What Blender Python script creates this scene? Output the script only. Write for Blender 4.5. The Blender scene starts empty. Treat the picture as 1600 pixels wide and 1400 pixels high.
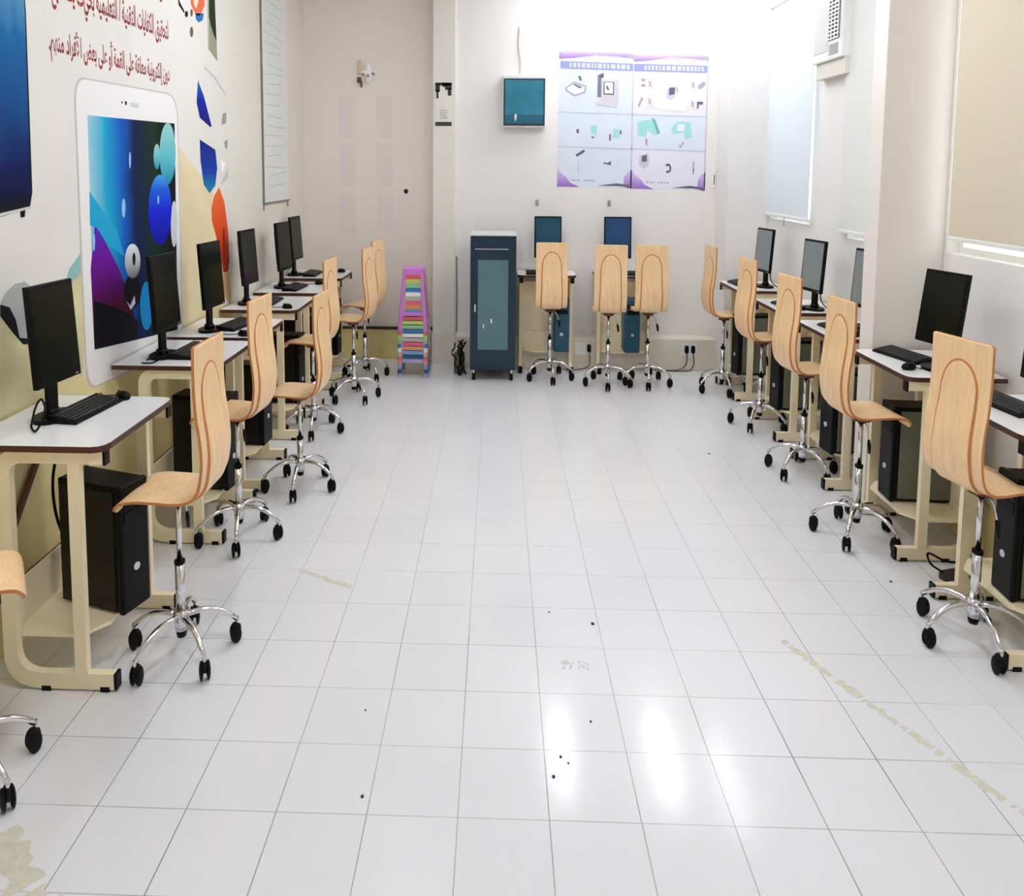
import bpy, bmesh, math, random
from math import sin, cos, pi, radians as rad, sqrt
from mathutils import Vector, Matrix
random.seed(4)
S = bpy.context.scene
COL = S.collection

# ------------------------------------------------------------------ camera, sky, lights, exposure
CAM_H = 2.82
cam = bpy.data.cameras.new('camera'); cam_o = bpy.data.objects.new('camera', cam); COL.objects.link(cam_o)
cam.sensor_width = 36; cam.lens = 1180/1600*36
cam.shift_x = 0.0361; cam.shift_y = -0.2107
cam.clip_start = 0.05; cam.clip_end = 100
CM = Matrix.Rotation(rad(1.7), 4, 'Z') @ Matrix.Rotation(rad(90-4.9), 4, 'X') @ Matrix.Rotation(rad(.35), 4, 'Z')
cam_o.matrix_world = Matrix.Translation((0, 0, CAM_H)) @ CM
S.camera = cam_o

S.view_settings.view_transform = 'Standard'
S.view_settings.look = 'None'
S.view_settings.gamma = 1
S.view_settings.use_curve_mapping = False
S.view_settings.exposure = 0.42
S.cycles.max_bounces = 10
S.cycles.diffuse_bounces = 6
S.cycles.sample_clamp_indirect = 6

w = bpy.data.worlds.new('sky'); S.world = w; w.use_nodes = True
bg = w.node_tree.nodes['Background']
bg.inputs[0].default_value = (0.93, 0.97, 1.0, 1); bg.inputs[1].default_value = 2.6

LAMP_FAR, FILL_MID, FILL_NEAR = 20.0, 30.0, 30.0

# ------------------------------------------------------------------ helpers
def lin(c):
    return tuple(((x/255)/12.92 if x/255 <= .04045 else ((x/255+.055)/1.055)**2.4) for x in c)
MATS = {}
def mat(name, rgb, rough=.5, metal=0., var=.0, scale=6., spec=.5, emit=0., stretch=(1, 1, 1), bump=0., coat=0.):
    if name in MATS: return MATS[name]
    if name.startswith('mural'): spec = .12; rough = .65
    m = bpy.data.materials.new(name); m.use_nodes = True; nt = m.node_tree; N = nt.nodes; L = nt.links
    b = N['Principled BSDF']; c = lin(rgb)
    b.inputs['Roughness'].default_value = rough; b.inputs['Metallic'].default_value = metal
    b.inputs['Specular IOR Level'].default_value = spec
    b.inputs['Coat Weight'].default_value = coat
    tc = N.new('ShaderNodeTexCoord'); mp = N.new('ShaderNodeMapping'); L.new(tc.outputs['Object'], mp.inputs[0])
    mp.inputs['Scale'].default_value = stretch
    no = N.new('ShaderNodeTexNoise'); no.inputs['Scale'].default_value = scale; no.inputs['Detail'].default_value = 4
    L.new(mp.outputs[0], no.inputs[0])
    r = N.new('ShaderNodeValToRGB'); L.new(no.outputs[0], r.inputs[0])
    r.color_ramp.elements[0].position = .3; r.color_ramp.elements[1].position = .7
    r.color_ramp.elements[0].color = (*[x*(1-var) for x in c], 1); r.color_ramp.elements[1].color = (*[min(1, x*(1+var*.5)) for x in c], 1)
    L.new(r.outputs[0], b.inputs['Base Color'])
    if bump:
        bu = N.new('ShaderNodeBump'); bu.inputs['Strength'].default_value = bump; bu.inputs['Distance'].default_value = .01
        L.new(no.outputs[0], bu.inputs['Height']); L.new(bu.outputs[0], b.inputs['Normal'])
    if emit:
        b.inputs['Emission Color'].default_value = (*c, 1); b.inputs['Emission Strength'].default_value = emit
    MATS[name] = m
    return m

def ramp_mat(name, stops, axis='Z', rough=.3, noise=.0, nscale=3.):
    """colour bands along one generated axis of a printed picture"""
    m = bpy.data.materials.new(name); m.use_nodes = True; nt = m.node_tree; N = nt.nodes; L = nt.links
    b = N['Principled BSDF']; b.inputs['Roughness'].default_value = .65; b.inputs['Specular IOR Level'].default_value = .12
    tc = N.new('ShaderNodeTexCoord'); sp = N.new('ShaderNodeSeparateXYZ'); L.new(tc.outputs['Generated'], sp.inputs[0])
    v = sp.outputs[axis]
    if noise:
        no = N.new('ShaderNodeTexNoise'); no.inputs['Scale'].default_value = nscale; L.new(tc.outputs['Generated'], no.inputs[0])
        s1 = N.new('ShaderNodeMath'); s1.operation = 'SUBTRACT'; L.new(no.outputs[0], s1.inputs[0]); s1.inputs[1].default_value = .5
        s2 = N.new('ShaderNodeMath'); s2.operation = 'MULTIPLY_ADD'; L.new(s1.outputs[0], s2.inputs[0]); s2.inputs[1].default_value = noise; L.new(v, s2.inputs[2]); v = s2.outputs[0]
    r = N.new('ShaderNodeValToRGB'); L.new(v, r.inputs[0])
    e = r.color_ramp.elements
    while len(e) < len(stops): e.new(.5)
    for i, (p, c) in enumerate(stops): e[i].position = p; e[i].color = (*lin(c), 1)
    L.new(r.outputs[0], b.inputs['Base Color'])
    MATS[name] = m
    return m

class MB:
    def __init__(s): s.bm = bmesh.new()
    def _fin(s, ret, M, mi, smooth):
        vs = [v for v in ret]
        bmesh.ops.transform(s.bm, matrix=M, verts=vs)
        fs = {f for v in vs for f in v.link_faces}
        for f in fs: f.material_index = mi; f.smooth = smooth
    def box(s, lo, hi, mi=0, bev=0., seg=2, M=None):
        c = [(a+b)/2 for a, b in zip(lo, hi)]; d = [abs(b-a) for a, b in zip(lo, hi)]
        r = bmesh.ops.create_cube(s.bm, size=1)['verts']
        bmesh.ops.scale(s.bm, vec=d, verts=r)
        if bev:
            es = list({e for v in r for e in v.link_edges})
            q = bmesh.ops.bevel(s.bm, geom=es, offset=bev, segments=seg, affect='EDGES', profile=.5)
            seen = set(); st = [q['verts'][0]]
            while st:
                v = st.pop()
                if v in seen: continue
                seen.add(v); st += [e.other_vert(v) for e in v.link_edges]
            r = list(seen)
        s._fin(r, (M or Matrix.Identity(4)) @ Matrix.Translation(c), mi, False)
        return s
    def cyl(s, p0, p1, r0, r1=None, n=16, mi=0, smooth=True, cap=True):
        p0, p1 = Vector(p0), Vector(p1); d = p1-p0
        r = bmesh.ops.create_cone(s.bm, segments=n, radius1=r0, radius2=r0 if r1 is None else r1, depth=d.length, cap_ends=cap)['verts']
        M = Matrix.Translation((p0+p1)/2) @ d.to_track_quat('Z', 'Y').to_matrix().to_4x4()
        s._fin(r, M, mi, smooth)
        for v in r:
            for f in v.link_faces:
                if len(f.verts) > 4: f.smooth = False
        return s
    def ball(s, c, rr, n=16, mi=0, M=None):
        r = bmesh.ops.create_uvsphere(s.bm, u_segments=n, v_segments=max(6, n//2), radius=1)['verts']
        bmesh.ops.scale(s.bm, vec=rr if hasattr(rr, '__len__') else (rr,)*3, verts=r)
        s._fin(r, Matrix.Translation(c) @ (M or Matrix.Identity(4)), mi, True)
        return s
    def tube(s, pts, r, n=8, mi=0, ry=None):
        """sweep an ellipse along a poly-line; r may be a list"""
        pts = [Vector(p) for p in pts]; rings = []
        if not isinstance(r, (list, tuple)) and len(pts) > 2:
            q = []; m_ = len(pts)
            for i in range(m_-1):
                a, b_, c, d = pts[max(0, i-1)], pts[i], pts[i+1], pts[min(m_-1, i+2)]
                for k in range(5):
                    t = k/5; q.append(.5*(2*b_+(c-a)*t+(2*a-5*b_+4*c-d)*t*t+(3*b_-a-3*c+d)*t**3))
            pts = q+[pts[-1]]
        for i, p in enumerate(pts):
            t = (pts[min(i+1, len(pts)-1)] - pts[max(i-1, 0)]).normalized()
            up = Vector((0, 0, 1)) if abs(t.z) < .95 else Vector((0, 1, 0))
            a = t.cross(up).normalized(); b = a.cross(t).normalized()
            ra = r[i] if isinstance(r, (list, tuple)) else r
            rb = ra if ry is None else (ry[i] if isinstance(ry, (list, tuple)) else ry)
            rings.append([s.bm.verts.new(p + a*ra*cos(2*pi*k/n) + b*rb*sin(2*pi*k/n)) for k in range(n)])
        for A, B in zip(rings, rings[1:]):
            for k in range(n):
                f = s.bm.faces.new((A[k], A[(k+1) % n], B[(k+1) % n], B[k])); f.smooth = True; f.material_index = mi
        for R in (rings[0], rings[-1]):
            f = s.bm.faces.new(R); f.material_index = mi
        return s
    def prism(s, poly, axis, a, b, mi=0, side=None):
        """poly = 2D points; extruded from a to b along axis (0,1,2)"""
        def P(u, v, t): return {0: (t, u, v), 1: (u, t, v), 2: (u, v, t)}[axis]
        A = [s.bm.verts.new(P(u, v, a)) for u, v in poly]; B = [s.bm.verts.new(P(u, v, b)) for u, v in poly]
        n = len(poly)
        f = s.bm.faces.new(A); f.material_index = mi
        f = s.bm.faces.new(B[::-1]); f.material_index = mi
        for k in range(n):
            f = s.bm.faces.new((A[k], B[k], B[(k+1) % n], A[(k+1) % n])); f.material_index = mi if side is None else side
        return s
    def band(s, outer, inner, axis, a, b, mi=0):
        """planar open band between two equally long poly-lines, extruded"""
        n = len(outer)
        for k in range(n-1):
            q = [outer[k], outer[k+1], inner[k+1], inner[k]]
            s.prism(q, axis, a, b, mi)
        bmesh.ops.remove_doubles(s.bm, verts=s.bm.verts, dist=1e-5)
        return s
    def build(s, name, mats, parent=None, fix=True):
        me = bpy.data.meshes.new(name)
        if fix: bmesh.ops.recalc_face_normals(s.bm, faces=s.bm.faces)
        s.bm.to_mesh(me); s.bm.free()
        for m in (mats if isinstance(mats, (list, tuple)) else [mats]): me.materials.append(m)
        o = bpy.data.objects.new(name, me); COL.objects.link(o)
        if parent is not None: o.parent = parent
        return o

def thing(name, label, cat, loc=(0, 0, 0), rz=0., group=None):
    o = bpy.data.objects.new(name, None); COL.objects.link(o); o.empty_display_size = .1
    o.location = loc; o.rotation_euler = (0, 0, rz); o['label'] = label; o['category'] = cat
    if group: o['group'] = group
    return o
def tag(o, label, cat, group=None):
    o['label'] = label; o['category'] = cat
    if group: o['group'] = group
    return o
def struct(o): o['kind'] = 'structure'; return o
KIDS = {}
def dup(root, label, loc, rz, group=None):
    r = root.copy(); COL.objects.link(r); r.location = loc; r.rotation_euler = (0, 0, rz); r['label'] = label
    if group: r['group'] = group
    def rec(a, b):
        for ch in [o for o in bpy.data.objects if o.parent == a]:
            c = ch.copy(); COL.objects.link(c); c.parent = b
            rec(ch, c)
    rec(root, r)
    return r

# ------------------------------------------------------------------ materials
M_FRAME = mat('cream_powder_coat', (243, 229, 194), .45, var=.03)
M_WALLL = mat('warm_wall_paint', (226, 220, 208), .6, var=.015, scale=2)
M_WALL = mat('white_wall_paint', (236, 233, 230), .6, var=.01, scale=2)
M_TRIM = mat('skirting_tile', (228, 222, 206), .3, var=.05, scale=5)
M_BL = mat('beige_wall_paint', (238, 228, 217), .6, var=.015, scale=2)
M_TRIML = mat('old_skirting_tile', (234, 216, 150), .35, var=.08, scale=5)
M_DARKLINE = mat('dark_trim_strip', (48, 36, 28), .5)
M_LAM = mat('white_laminate', (232, 232, 230), .22, var=.01)
M_EDGE = mat('dark_brown_edge_band', (72, 36, 26), .4, var=.1)
M_BLACK = mat('black_plastic', (5, 5, 6), .42, var=.1, spec=.16)
M_RUB = mat('black_rubber', (8, 8, 9), .55, spec=.2)
M_WHITE = mat('white_plastic', (238, 238, 236), .35)
M_CHROME = mat('chrome', (225, 225, 228), .12, 1.)
M_BROWN = mat('brown_underplate', (110, 62, 40), .5)
M_WOOD = mat('birch_plywood', (245, 208, 158), .38, var=.10, scale=5, stretch=(7, 7, .7), coat=.15)
M_PLY = mat('plywood_edge', (196, 126, 68), .5, var=.15, scale=30, stretch=(1, 1, 4))
M_GREYSTEEL = mat('grey_green_sheen_steel', (104, 106, 90), .38, var=.06, scale=3)  # greenish reflection on the tower sides, put into the base colour
M_GLASSY = mat('dark_screen_glass', (5, 14, 6), .16, var=.3, scale=4, spec=.25)
M_SCRG = mat('grey_screen_glass', (126, 136, 140), .18, var=.05)
M_SCRT = mat('teal_screen_glass', (16, 74, 96), .15, var=.12)
M_NAVY = mat('navy_steel', (4, 40, 60), .3, var=.15, scale=3)
M_TEALF = mat('teal_plastic', (24, 84, 110), .35, var=.1)
M_SILVER = mat('silver_badge', (215, 218, 222), .25, .6)
M_WIRE = mat('white_cable', (200, 198, 192), .5)
M_PAPER = mat('white_paper', (226, 226, 228), .7, var=.01)

# ------------------------------------------------------------------ the room
XL, XR, YB, YBL, ZC = -2.83, 3.62, 10.75, 10.95, 5.4

def floor_material():
    m = bpy.data.materials.new('glazed_floor_tiles'); m.use_nodes = True; nt = m.node_tree; N = nt.nodes; L = nt.links
    b = N['Principled BSDF']
    tc = N.new('ShaderNodeTexCoord'); sp = N.new('ShaderNodeSeparateXYZ'); L.new(tc.outputs['Object'], sp.inputs[0])
    def math_(op, a, c=None, d=None):
        n = N.new('ShaderNodeMath'); n.operation = op
        for i, v in enumerate((a, c, d)):
            if v is None: continue
            if isinstance(v, (int, float)): n.inputs[i].default_value = v
            else: L.new(v, n.inputs[i])
        return n.outputs[0]
    T = .3985
    def line(src, off, wd):
        q = math_('DIVIDE', math_('SUBTRACT', src, off), T)
        fr = math_('FRACT', q); d = math_('ABSOLUTE', math_('SUBTRACT', fr, .5))
        return math_('GREATER_THAN', d, .5 - wd/T/2), math_('FLOOR', q)
    lx, cx = line(sp.outputs['X'], .248, .0055); ly, cy = line(sp.outputs['Y'], 3.055, .0060)
    wn = N.new('ShaderNodeTexWhiteNoise'); cb = N.new('ShaderNodeCombineXYZ'); L.new(cx, cb.inputs[0]); L.new(cy, cb.inputs[1]); L.new(cb.outputs[0], wn.inputs[0])
    no = N.new('ShaderNodeTexNoise'); no.inputs['Scale'].default_value = 1.3; L.new(tc.outputs['Object'], no.inputs[0])
    wx = N.new('ShaderNodeTexNoise'); wx.inputs['Scale'].default_value = .9; L.new(tc.outputs['Object'], wx.inputs[0])
    t = math_('MULTIPLY_ADD', wn.outputs[0], .03, math_('MULTIPLY_ADD', no.outputs[0], .05, .945-.04))
    base = N.new('ShaderNodeMix'); base.data_type = 'RGBA'; base.blend_type = 'MULTIPLY'; base.inputs[0].default_value = 1
    base.inputs[6].default_value = (*lin((228, 229, 231)), 1)
    cc = N.new('ShaderNodeCombineColor'); L.new(t, cc.inputs[0]); L.new(t, cc.inputs[1]); L.new(t, cc.inputs[2]); L.new(cc.outputs[0], base.inputs[7])
    vis = math_('MULTIPLY_ADD', wx.outputs[0], 1.6, -.25)
    vis = math_('MULTIPLY', vis, math_('MAXIMUM', math_('MINIMUM', math_('MULTIPLY_ADD', sp.outputs['Y'], -.17, 1.6), 1.0), .28))
    vis2 = N.new('ShaderNodeClamp'); L.new(vis, vis2.inputs[0]); vis2.inputs[1].default_value = .12; vis2.inputs[2].default_value = 1
    gl = math_('MULTIPLY', math_('MAXIMUM', math_('MULTIPLY', lx, 1.0), math_('MULTIPLY', ly, .6)), vis2.outputs[0])
    mx = N.new('ShaderNodeMix'); mx.data_type = 'RGBA'; L.new(gl, mx.inputs[0]); L.new(base.outputs[2], mx.inputs[6]); mx.inputs[7].default_value = (*lin((96, 94, 98)), 1)
    L.new(mx.outputs[2], b.inputs['Base Color'])
    L.new(math_('MULTIPLY_ADD', no.outputs[0], .08, .10), b.inputs['Roughness'])
    b.inputs['Specular IOR Level'].default_value = .5
    return m

floor = struct(MB().box((XL-.1, -3.0, -.1), (XR+.25, 11.2, 0)).build('floor', floor_material()))
struct(MB().box((XL-.1, -3.0, ZC), (XR+.25, 11.2, ZC+.1)).build('ceiling', M_WALL))
struct(MB().box((XL-.12, -3.0, 0), (XL, YBL+.1, ZC)).build('wall_left', M_WALLL))
struct(MB().box((XL, YBL, 0), (-.90, YBL+.12, ZC)).build('wall_back_left', M_BL))
struct(MB().box((-.62, YB, 0), (XR+.25, YB+.15, ZC)).build('wall_back', M_WALL))
struct(MB().box((-.92, YB-.07, 0), (-.60, YBL+.12, ZC), bev=.008).build('trim_1', mat('pilaster_paint', (230, 226, 216), .6, var=.01)))
struct(MB().box((3.07, 10.2, 0), (XR, YB, ZC), bev=.006).build('trim_2', M_WALL))
struct(MB().box((3.085, 6.2, 0), (XR, 6.42, ZC), bev=.006).build('trim_3', mat('pillar_paint', (232, 226, 218), .6, var=.01)))
# right wall, with three window openings (y0, y1, z0, z1)
WIN = [(8.85, 10.12, 2.18, 4.75), (6.60, 7.90, 2.12, 4.60), (3.3, 6.165, 2.16, 4.60)]
wr = MB(); ys = sorted([v for q in WIN for v in q[:2]]); prev = -3.0
for y0, y1, z0, z1 in sorted(WIN):
    wr.box((XR, prev, 0), (XR+.2, y0, ZC)); wr.box((XR, y0, 0), (XR+.2, y1, z0)); wr.box((XR, y0, z1), (XR+.2, y1, ZC)); prev = y1
wr.box((XR, prev, 0), (XR+.2, YBL+.1, ZC))
struct(wr.build('wall_right', M_WALL))
glass = bpy.data.materials.new('window_glass'); glass.use_nodes = True
gb = glass.node_tree.nodes['Principled BSDF']; gb.inputs['Transmission Weight'].default_value = 1; gb.inputs['Roughness'].default_value = .02; gb.inputs['IOR'].default_value = 1.1
for i, (y0, y1, z0, z1) in enumerate(WIN):
    f = MB()
    for a, b_ in (((XR+.10, y0, z0), (XR+.15, y0+.05, z1)), ((XR+.10, y1-.05, z0), (XR+.15, y1, z1)), ((XR+.10, y0+.05, z0), (XR+.15, y1-.05, z0+.05)),
                  ((XR+.10, y0+.05, z1-.05), (XR+.15, y1-.05, z1)), ((XR+.10, (y0+y1)/2-.025, z0+.05), (XR+.15, (y0+y1)/2+.025, z1-.05))):
        f.box(a, b_)
    fo = struct(f.build('window_%d' % (i+1), M_WHITE))
    MB().box((XR+.12, y0+.05, z0+.05), (XR+.125, y1-.05, z1-.05)).build('pane', glass, fo)
struct(MB().box((XL-.1, -3.1, 0), (XR+.25, -3.0, ZC)).build('wall_front', M_WALL))
# tiled skirting
sk = MB().box((-.58, YB-.26, 0), (3.07, YB, .44), bev=.01)
struct(sk.build('baseboard_back', M_TRIM))
struct(MB().box((XL+.02, YBL-.03, 0), (-.92, YBL, .44)).build('baseboard_back_left', M_TRIML))
struct(MB().box((XL+.02, YBL-.045, .44), (-.92, YBL, .475)).build('trim_4', M_DARKLINE))
struct(MB().box((XL, -3, 0), (XL+.02, YBL, .34)).build('baseboard_left', M_TRIML))
struct(MB().box((XL, -3, .34), (XL+.035, YBL-.05, .37)).build('trim_5', M_DARKLINE))
struct(MB().box((XR-.02, -3, 0), (XR, 6.2, .36)).build('baseboard_right', M_TRIML))
struct(MB().box((-.935, YB-.09, 0), (-.585, YBL, .44)).build('trim_6', M_TRIM))

# stains and scuffs lying in the floor's surface
def floor_pt(px, py):
    d = CM.to_3x3() @ Vector(((px-742.2)/1180, -(py-362.9)/1180, -1)); t = -CAM_H/d.z
    return (d.x*t, d.y*t)
M_STAIN = mat('old_tape_glue', (206, 202, 184), .7, var=.10, scale=30)
def ragged(p0, p1, w0, w1, n, seed, name='glue_stain'):
    rnd = random.Random(seed); p0, p1 = Vector(p0), Vector(p1); d = (p1-p0); nn = Vector((-d.y, d.x)).normalized()
    L_, R_ = [], []
    for i in range(n+1):
        t = i/n; wd = (w0+(w1-w0)*t)*(.6+.8*rnd.random()); c = p0 + d*t + nn*rnd.uniform(-.008, .008)
        L_.append(c+nn*wd/2); R_.append(c-nn*wd/2)
    m = MB()
    for i in range(n):
        if rnd.random() < .13: continue
        m.prism([L_[i], L_[i+1], R_[i+1], R_[i]], 2, .0002, .0009)
    return m.build(name, M_STAIN, floor)
ragged(floor_pt(1222, 1000), floor_pt(1345, 1090), .04, .05, 26, 1)
ragged(floor_pt(1345, 1090), floor_pt(1640, 1300), .035, .045, 60, 2)
ragged(floor_pt(468, 890), floor_pt(548, 918), .03, .04, 18, 3)
ragged(floor_pt(5, 1300), floor_pt(60, 1430), .09, .14, 16, 5)
M_SPECK = mat('dark_grit', (60, 54, 52), .8)
for px, py, r in ((926, 975, .012), (858, 957, .006), (865, 1214, .008), (876, 1183, .007), (888, 1193, .005), (923, 1128, .006), (566, 1245, .008), (1392, 909, .010), (1108, 709, .012), (571, 1110, .005)):
    x, y = floor_pt(px, py); MB().ball((x, y, .002), (r, r*1.3, .004), 8).build('grit_speck', M_SPECK, floor)
# smudged remains of a label on the tile
lb = MB(); rnd = random.Random(9); x0, y0 = floor_pt(878, 1046)
for i in range(15):
    for j in range(5):
        if i in (7, 8) or rnd.random() < .45: continue
        lb.box((x0+i*.0105, y0+j*.016, .0003), (x0+i*.0105+.008, y0+j*.016+.012, .001))
lb.build('worn_label', mat('faded_print', (186, 184, 184), .7), floor)

# ------------------------------------------------------------------ ceiling lamps
def lamp_mat(name, e, c=(255, 252, 246)): return mat(name, c, .5, emit=e)
def ceiling_light(label, x, y, ln, m, w_=.16):
    t = thing('ceiling_light', label, 'ceiling light', (x, y, ZC), 0, 'fluorescent ceiling lamps')
    MB().box((-w_/2-.03, -ln/2-.02, -.05), (w_/2+.03, ln/2+.02, 0), bev=.008).build('housing', M_WHITE, t)
    MB().box((-w_/2, -ln/2, -.11), (w_/2, ln/2, -.05), bev=.02).build('diffuser', m, t)
mf = lamp_mat('lit_tube_far', LAMP_FAR, (246, 250, 255)); mm = lamp_mat('fill_tube_mid', FILL_MID, (243, 247, 255)); mn = lamp_mat('fill_tube_near', FILL_NEAR, (243, 247, 255))
ceiling_light('lit tube lamp on the ceiling by the back wall above the posters, left one', .95, 9.95, 1.35, mf, .16)
ceiling_light('lit tube lamp on the ceiling by the back wall above the posters, right one', 2.35, 9.9, 1.4, mf, .18)
ceiling_light('lit tube lamp on the ceiling in the far right corner over the window', 3.15, 9.5, 1.4, lamp_mat('lit_tube_corner', 13.0, (246, 250, 255)), .12)
ceiling_light('added fill lamp on the ceiling over the middle of the aisle, left one', -.9, 6.5, 1.3, mm, .30)  # this and the next three: unseen lamps added to light the room
ceiling_light('added fill lamp on the ceiling over the middle of the aisle, right one', 1.7, 6.2, 1.3, mm, .30)
ceiling_light('added fill lamp on the ceiling over the front of the room, left one', -1.0, 2.0, 1.3, mn, .30)
ceiling_light('added fill lamp on the ceiling over the front of the room, right one', 1.7, 2.0, 1.3, mn, .30)

# ------------------------------------------------------------------ chairs
def profile():
    ctrl = [(.265, .925), (.255, .955), (.225, .98), (.15, .992), (.05, .99), (-.05, .985), (-.12, .99), (-.175, 1.015), (-.21, 1.065), (-.228, 1.14),
            (-.236, 1.24), (-.228, 1.36), (-.212, 1.48), (-.204, 1.60), (-.202, 1.72), (-.204, 1.86)]
    out = []
    for i in range(len(ctrl)-1):
        p = [Vector(ctrl[max(0, min(len(ctrl)-1, i+k))]) for k in (-1, 0, 1, 2)]
        for k in range(8):
            t = k/8
            out.append(.5*((2*p[1]) + (p[2]-p[0])*t + (2*p[0]-5*p[1]+4*p[2]-p[3])*t*t + (3*p[1]-p[0]-3*p[2]+p[3])*t**3))
    out.append(Vector(ctrl[-1]))
    return out
def make_shell(parent):
    P = profile(); nv = len(P); s = [0]
    for a, b_ in zip(P, P[1:]): s.append(s[-1]+(b_-a).length)
    # arch groove: legs run from the bend up, closed by a half circle
    s_bend = s[7*8]; s_top = s[-1]-.125; hw = .124; NU = 64; W = .205; TH = .016
    bm = bmesh.new(); back, front = [], []
    def disp(u, sv):
        cz = s_top-hw*1.5
        if sv > cz: d = sqrt(u*u + ((sv-cz)/1.5)**2) - hw
        else: d = abs(u) - (hw + .012*max(0, min(1, (cz-sv)/.4)))
        fade = max(0, min(1, (sv-(s_bend-.13))/.10))
        low = max(0, min(1, (s_top-.1-sv)/.45))
        raised = (.006+.012*low)*(1/(1+math.exp(min(40, d/.004))))
        groove = -.004*math.exp(-(d/.010)**2)
        return (raised+groove)*fade, abs(d) < .0062 and fade > .3
    marks = {}
    for j, p in enumerate(P):
        t = (P[min(j+1, nv-1)] - P[max(j-1, 0)]).normalized(); n = Vector((-t.y, t.x))  # rear / underside normal flips below
        n = -n if n.dot(Vector((-1, -1))) < 0 else n
        rb, rf = [], []
        # rounded top and front corners, slight waist
        for i in range(NU+1):
            u = -1+2*i/NU; wj = W
            e0 = s[j]; e1 = s[-1]-s[j]
            if e0 < .05: wj = W-.05+sqrt(max(0, .05**2-(.05-e0)**2))
            if e1 < .012: wj = W-.012+sqrt(max(0, .012**2-(.012-e1)**2))
            x = u*wj; dd, g = disp(x, s[j])
            q = p + n*dd
            rb.append(bm.verts.new((x, q.x, q.y))); q2 = q - n*TH
            rf.append(bm.verts.new((x, q2.x, q2.y))); marks[(i, j)] = g
        back.append(rb); front.append(rf)
    for j in range(nv-1):
        for i in range(NU):
            f = bm.faces.new((back[j][i], back[j][i+1], back[j+1][i+1], back[j+1][i])); f.smooth = True
            f = bm.faces.new((front[j][i], front[j+1][i], front[j+1][i+1], front[j][i+1])); f.smooth = True
    for j in range(nv-1):
        for i in (0, NU):
            f = bm.faces.new((back[j][i], back[j+1][i], front[j+1][i], front[j][i])); f.material_index = 1
    for j in (0, nv-1):
        for i in range(NU):
            f = bm.faces.new((back[j][i], back[j][i+1], front[j][i+1], front[j][i])); f.material_index = 1
    m = MB(); m.bm.free(); m.bm = bm
    shell = m.build('seat_shell', [M_WOOD, M_PLY], parent)
    def surf(x, sv, lift):
        sv = max(0, min(s[-1], sv)); j = max(k for k in range(nv-1) if s[k] <= sv+1e-9); t_ = (sv-s[j])/(s[j+1]-s[j])
        p = P[j].lerp(P[j+1], t_); tg = (P[j+1]-P[j]).normalized(); n = Vector((-tg.y, tg.x))
        n = -n if n.dot(Vector((-1, -1))) < 0 else n
        q = p + n*(disp(x, sv)[0]+lift); return (x, q.x, q.y)
    cz = s_top-hw*1.5; path = []
    for k in range(24): sv = s_bend-.05+(cz-s_bend+.05)*k/24; path.append((-(hw+.012*max(0, min(1, (cz-sv)/.4))), sv))
    for k in range(25): a = pi-pi*k/24; path.append((hw*cos(a), cz+hw*1.5*sin(a)))
    path += [(-x, sv) for x, sv in path[:24][::-1]]
    g = MB(); L2, R2 = [], []
    for k, (x, sv) in enumerate(path):
        a, b_ = Vector(path[max(0, k-1)]), Vector(path[min(len(path)-1, k+1)]); d = (b_-a).normalized(); n = Vector((-d.y, d.x))*.0064
        L2.append([g.bm.verts.new(surf(x+n.x, sv+n.y, z)) for z in (.0012, -.003)]); R2.append([g.bm.verts.new(surf(x-n.x, sv-n.y, z)) for z in (.0012, -.003)])
    for k in range(len(path)-1):
        for q in ((L2[k][0], L2[k+1][0], R2[k+1][0], R2[k][0]), (L2[k][1], L2[k+1][1], R2[k+1][1], R2[k][1]), (L2[k][0], L2[k+1][0], L2[k+1][1], L2[k][1]), (R2[k][0], R2[k+1][0], R2[k+1][1], R2[k][1])):
            g.bm.faces.new(q)
    g.build('arch_groove', M_PLY, shell)
    return shell
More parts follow.
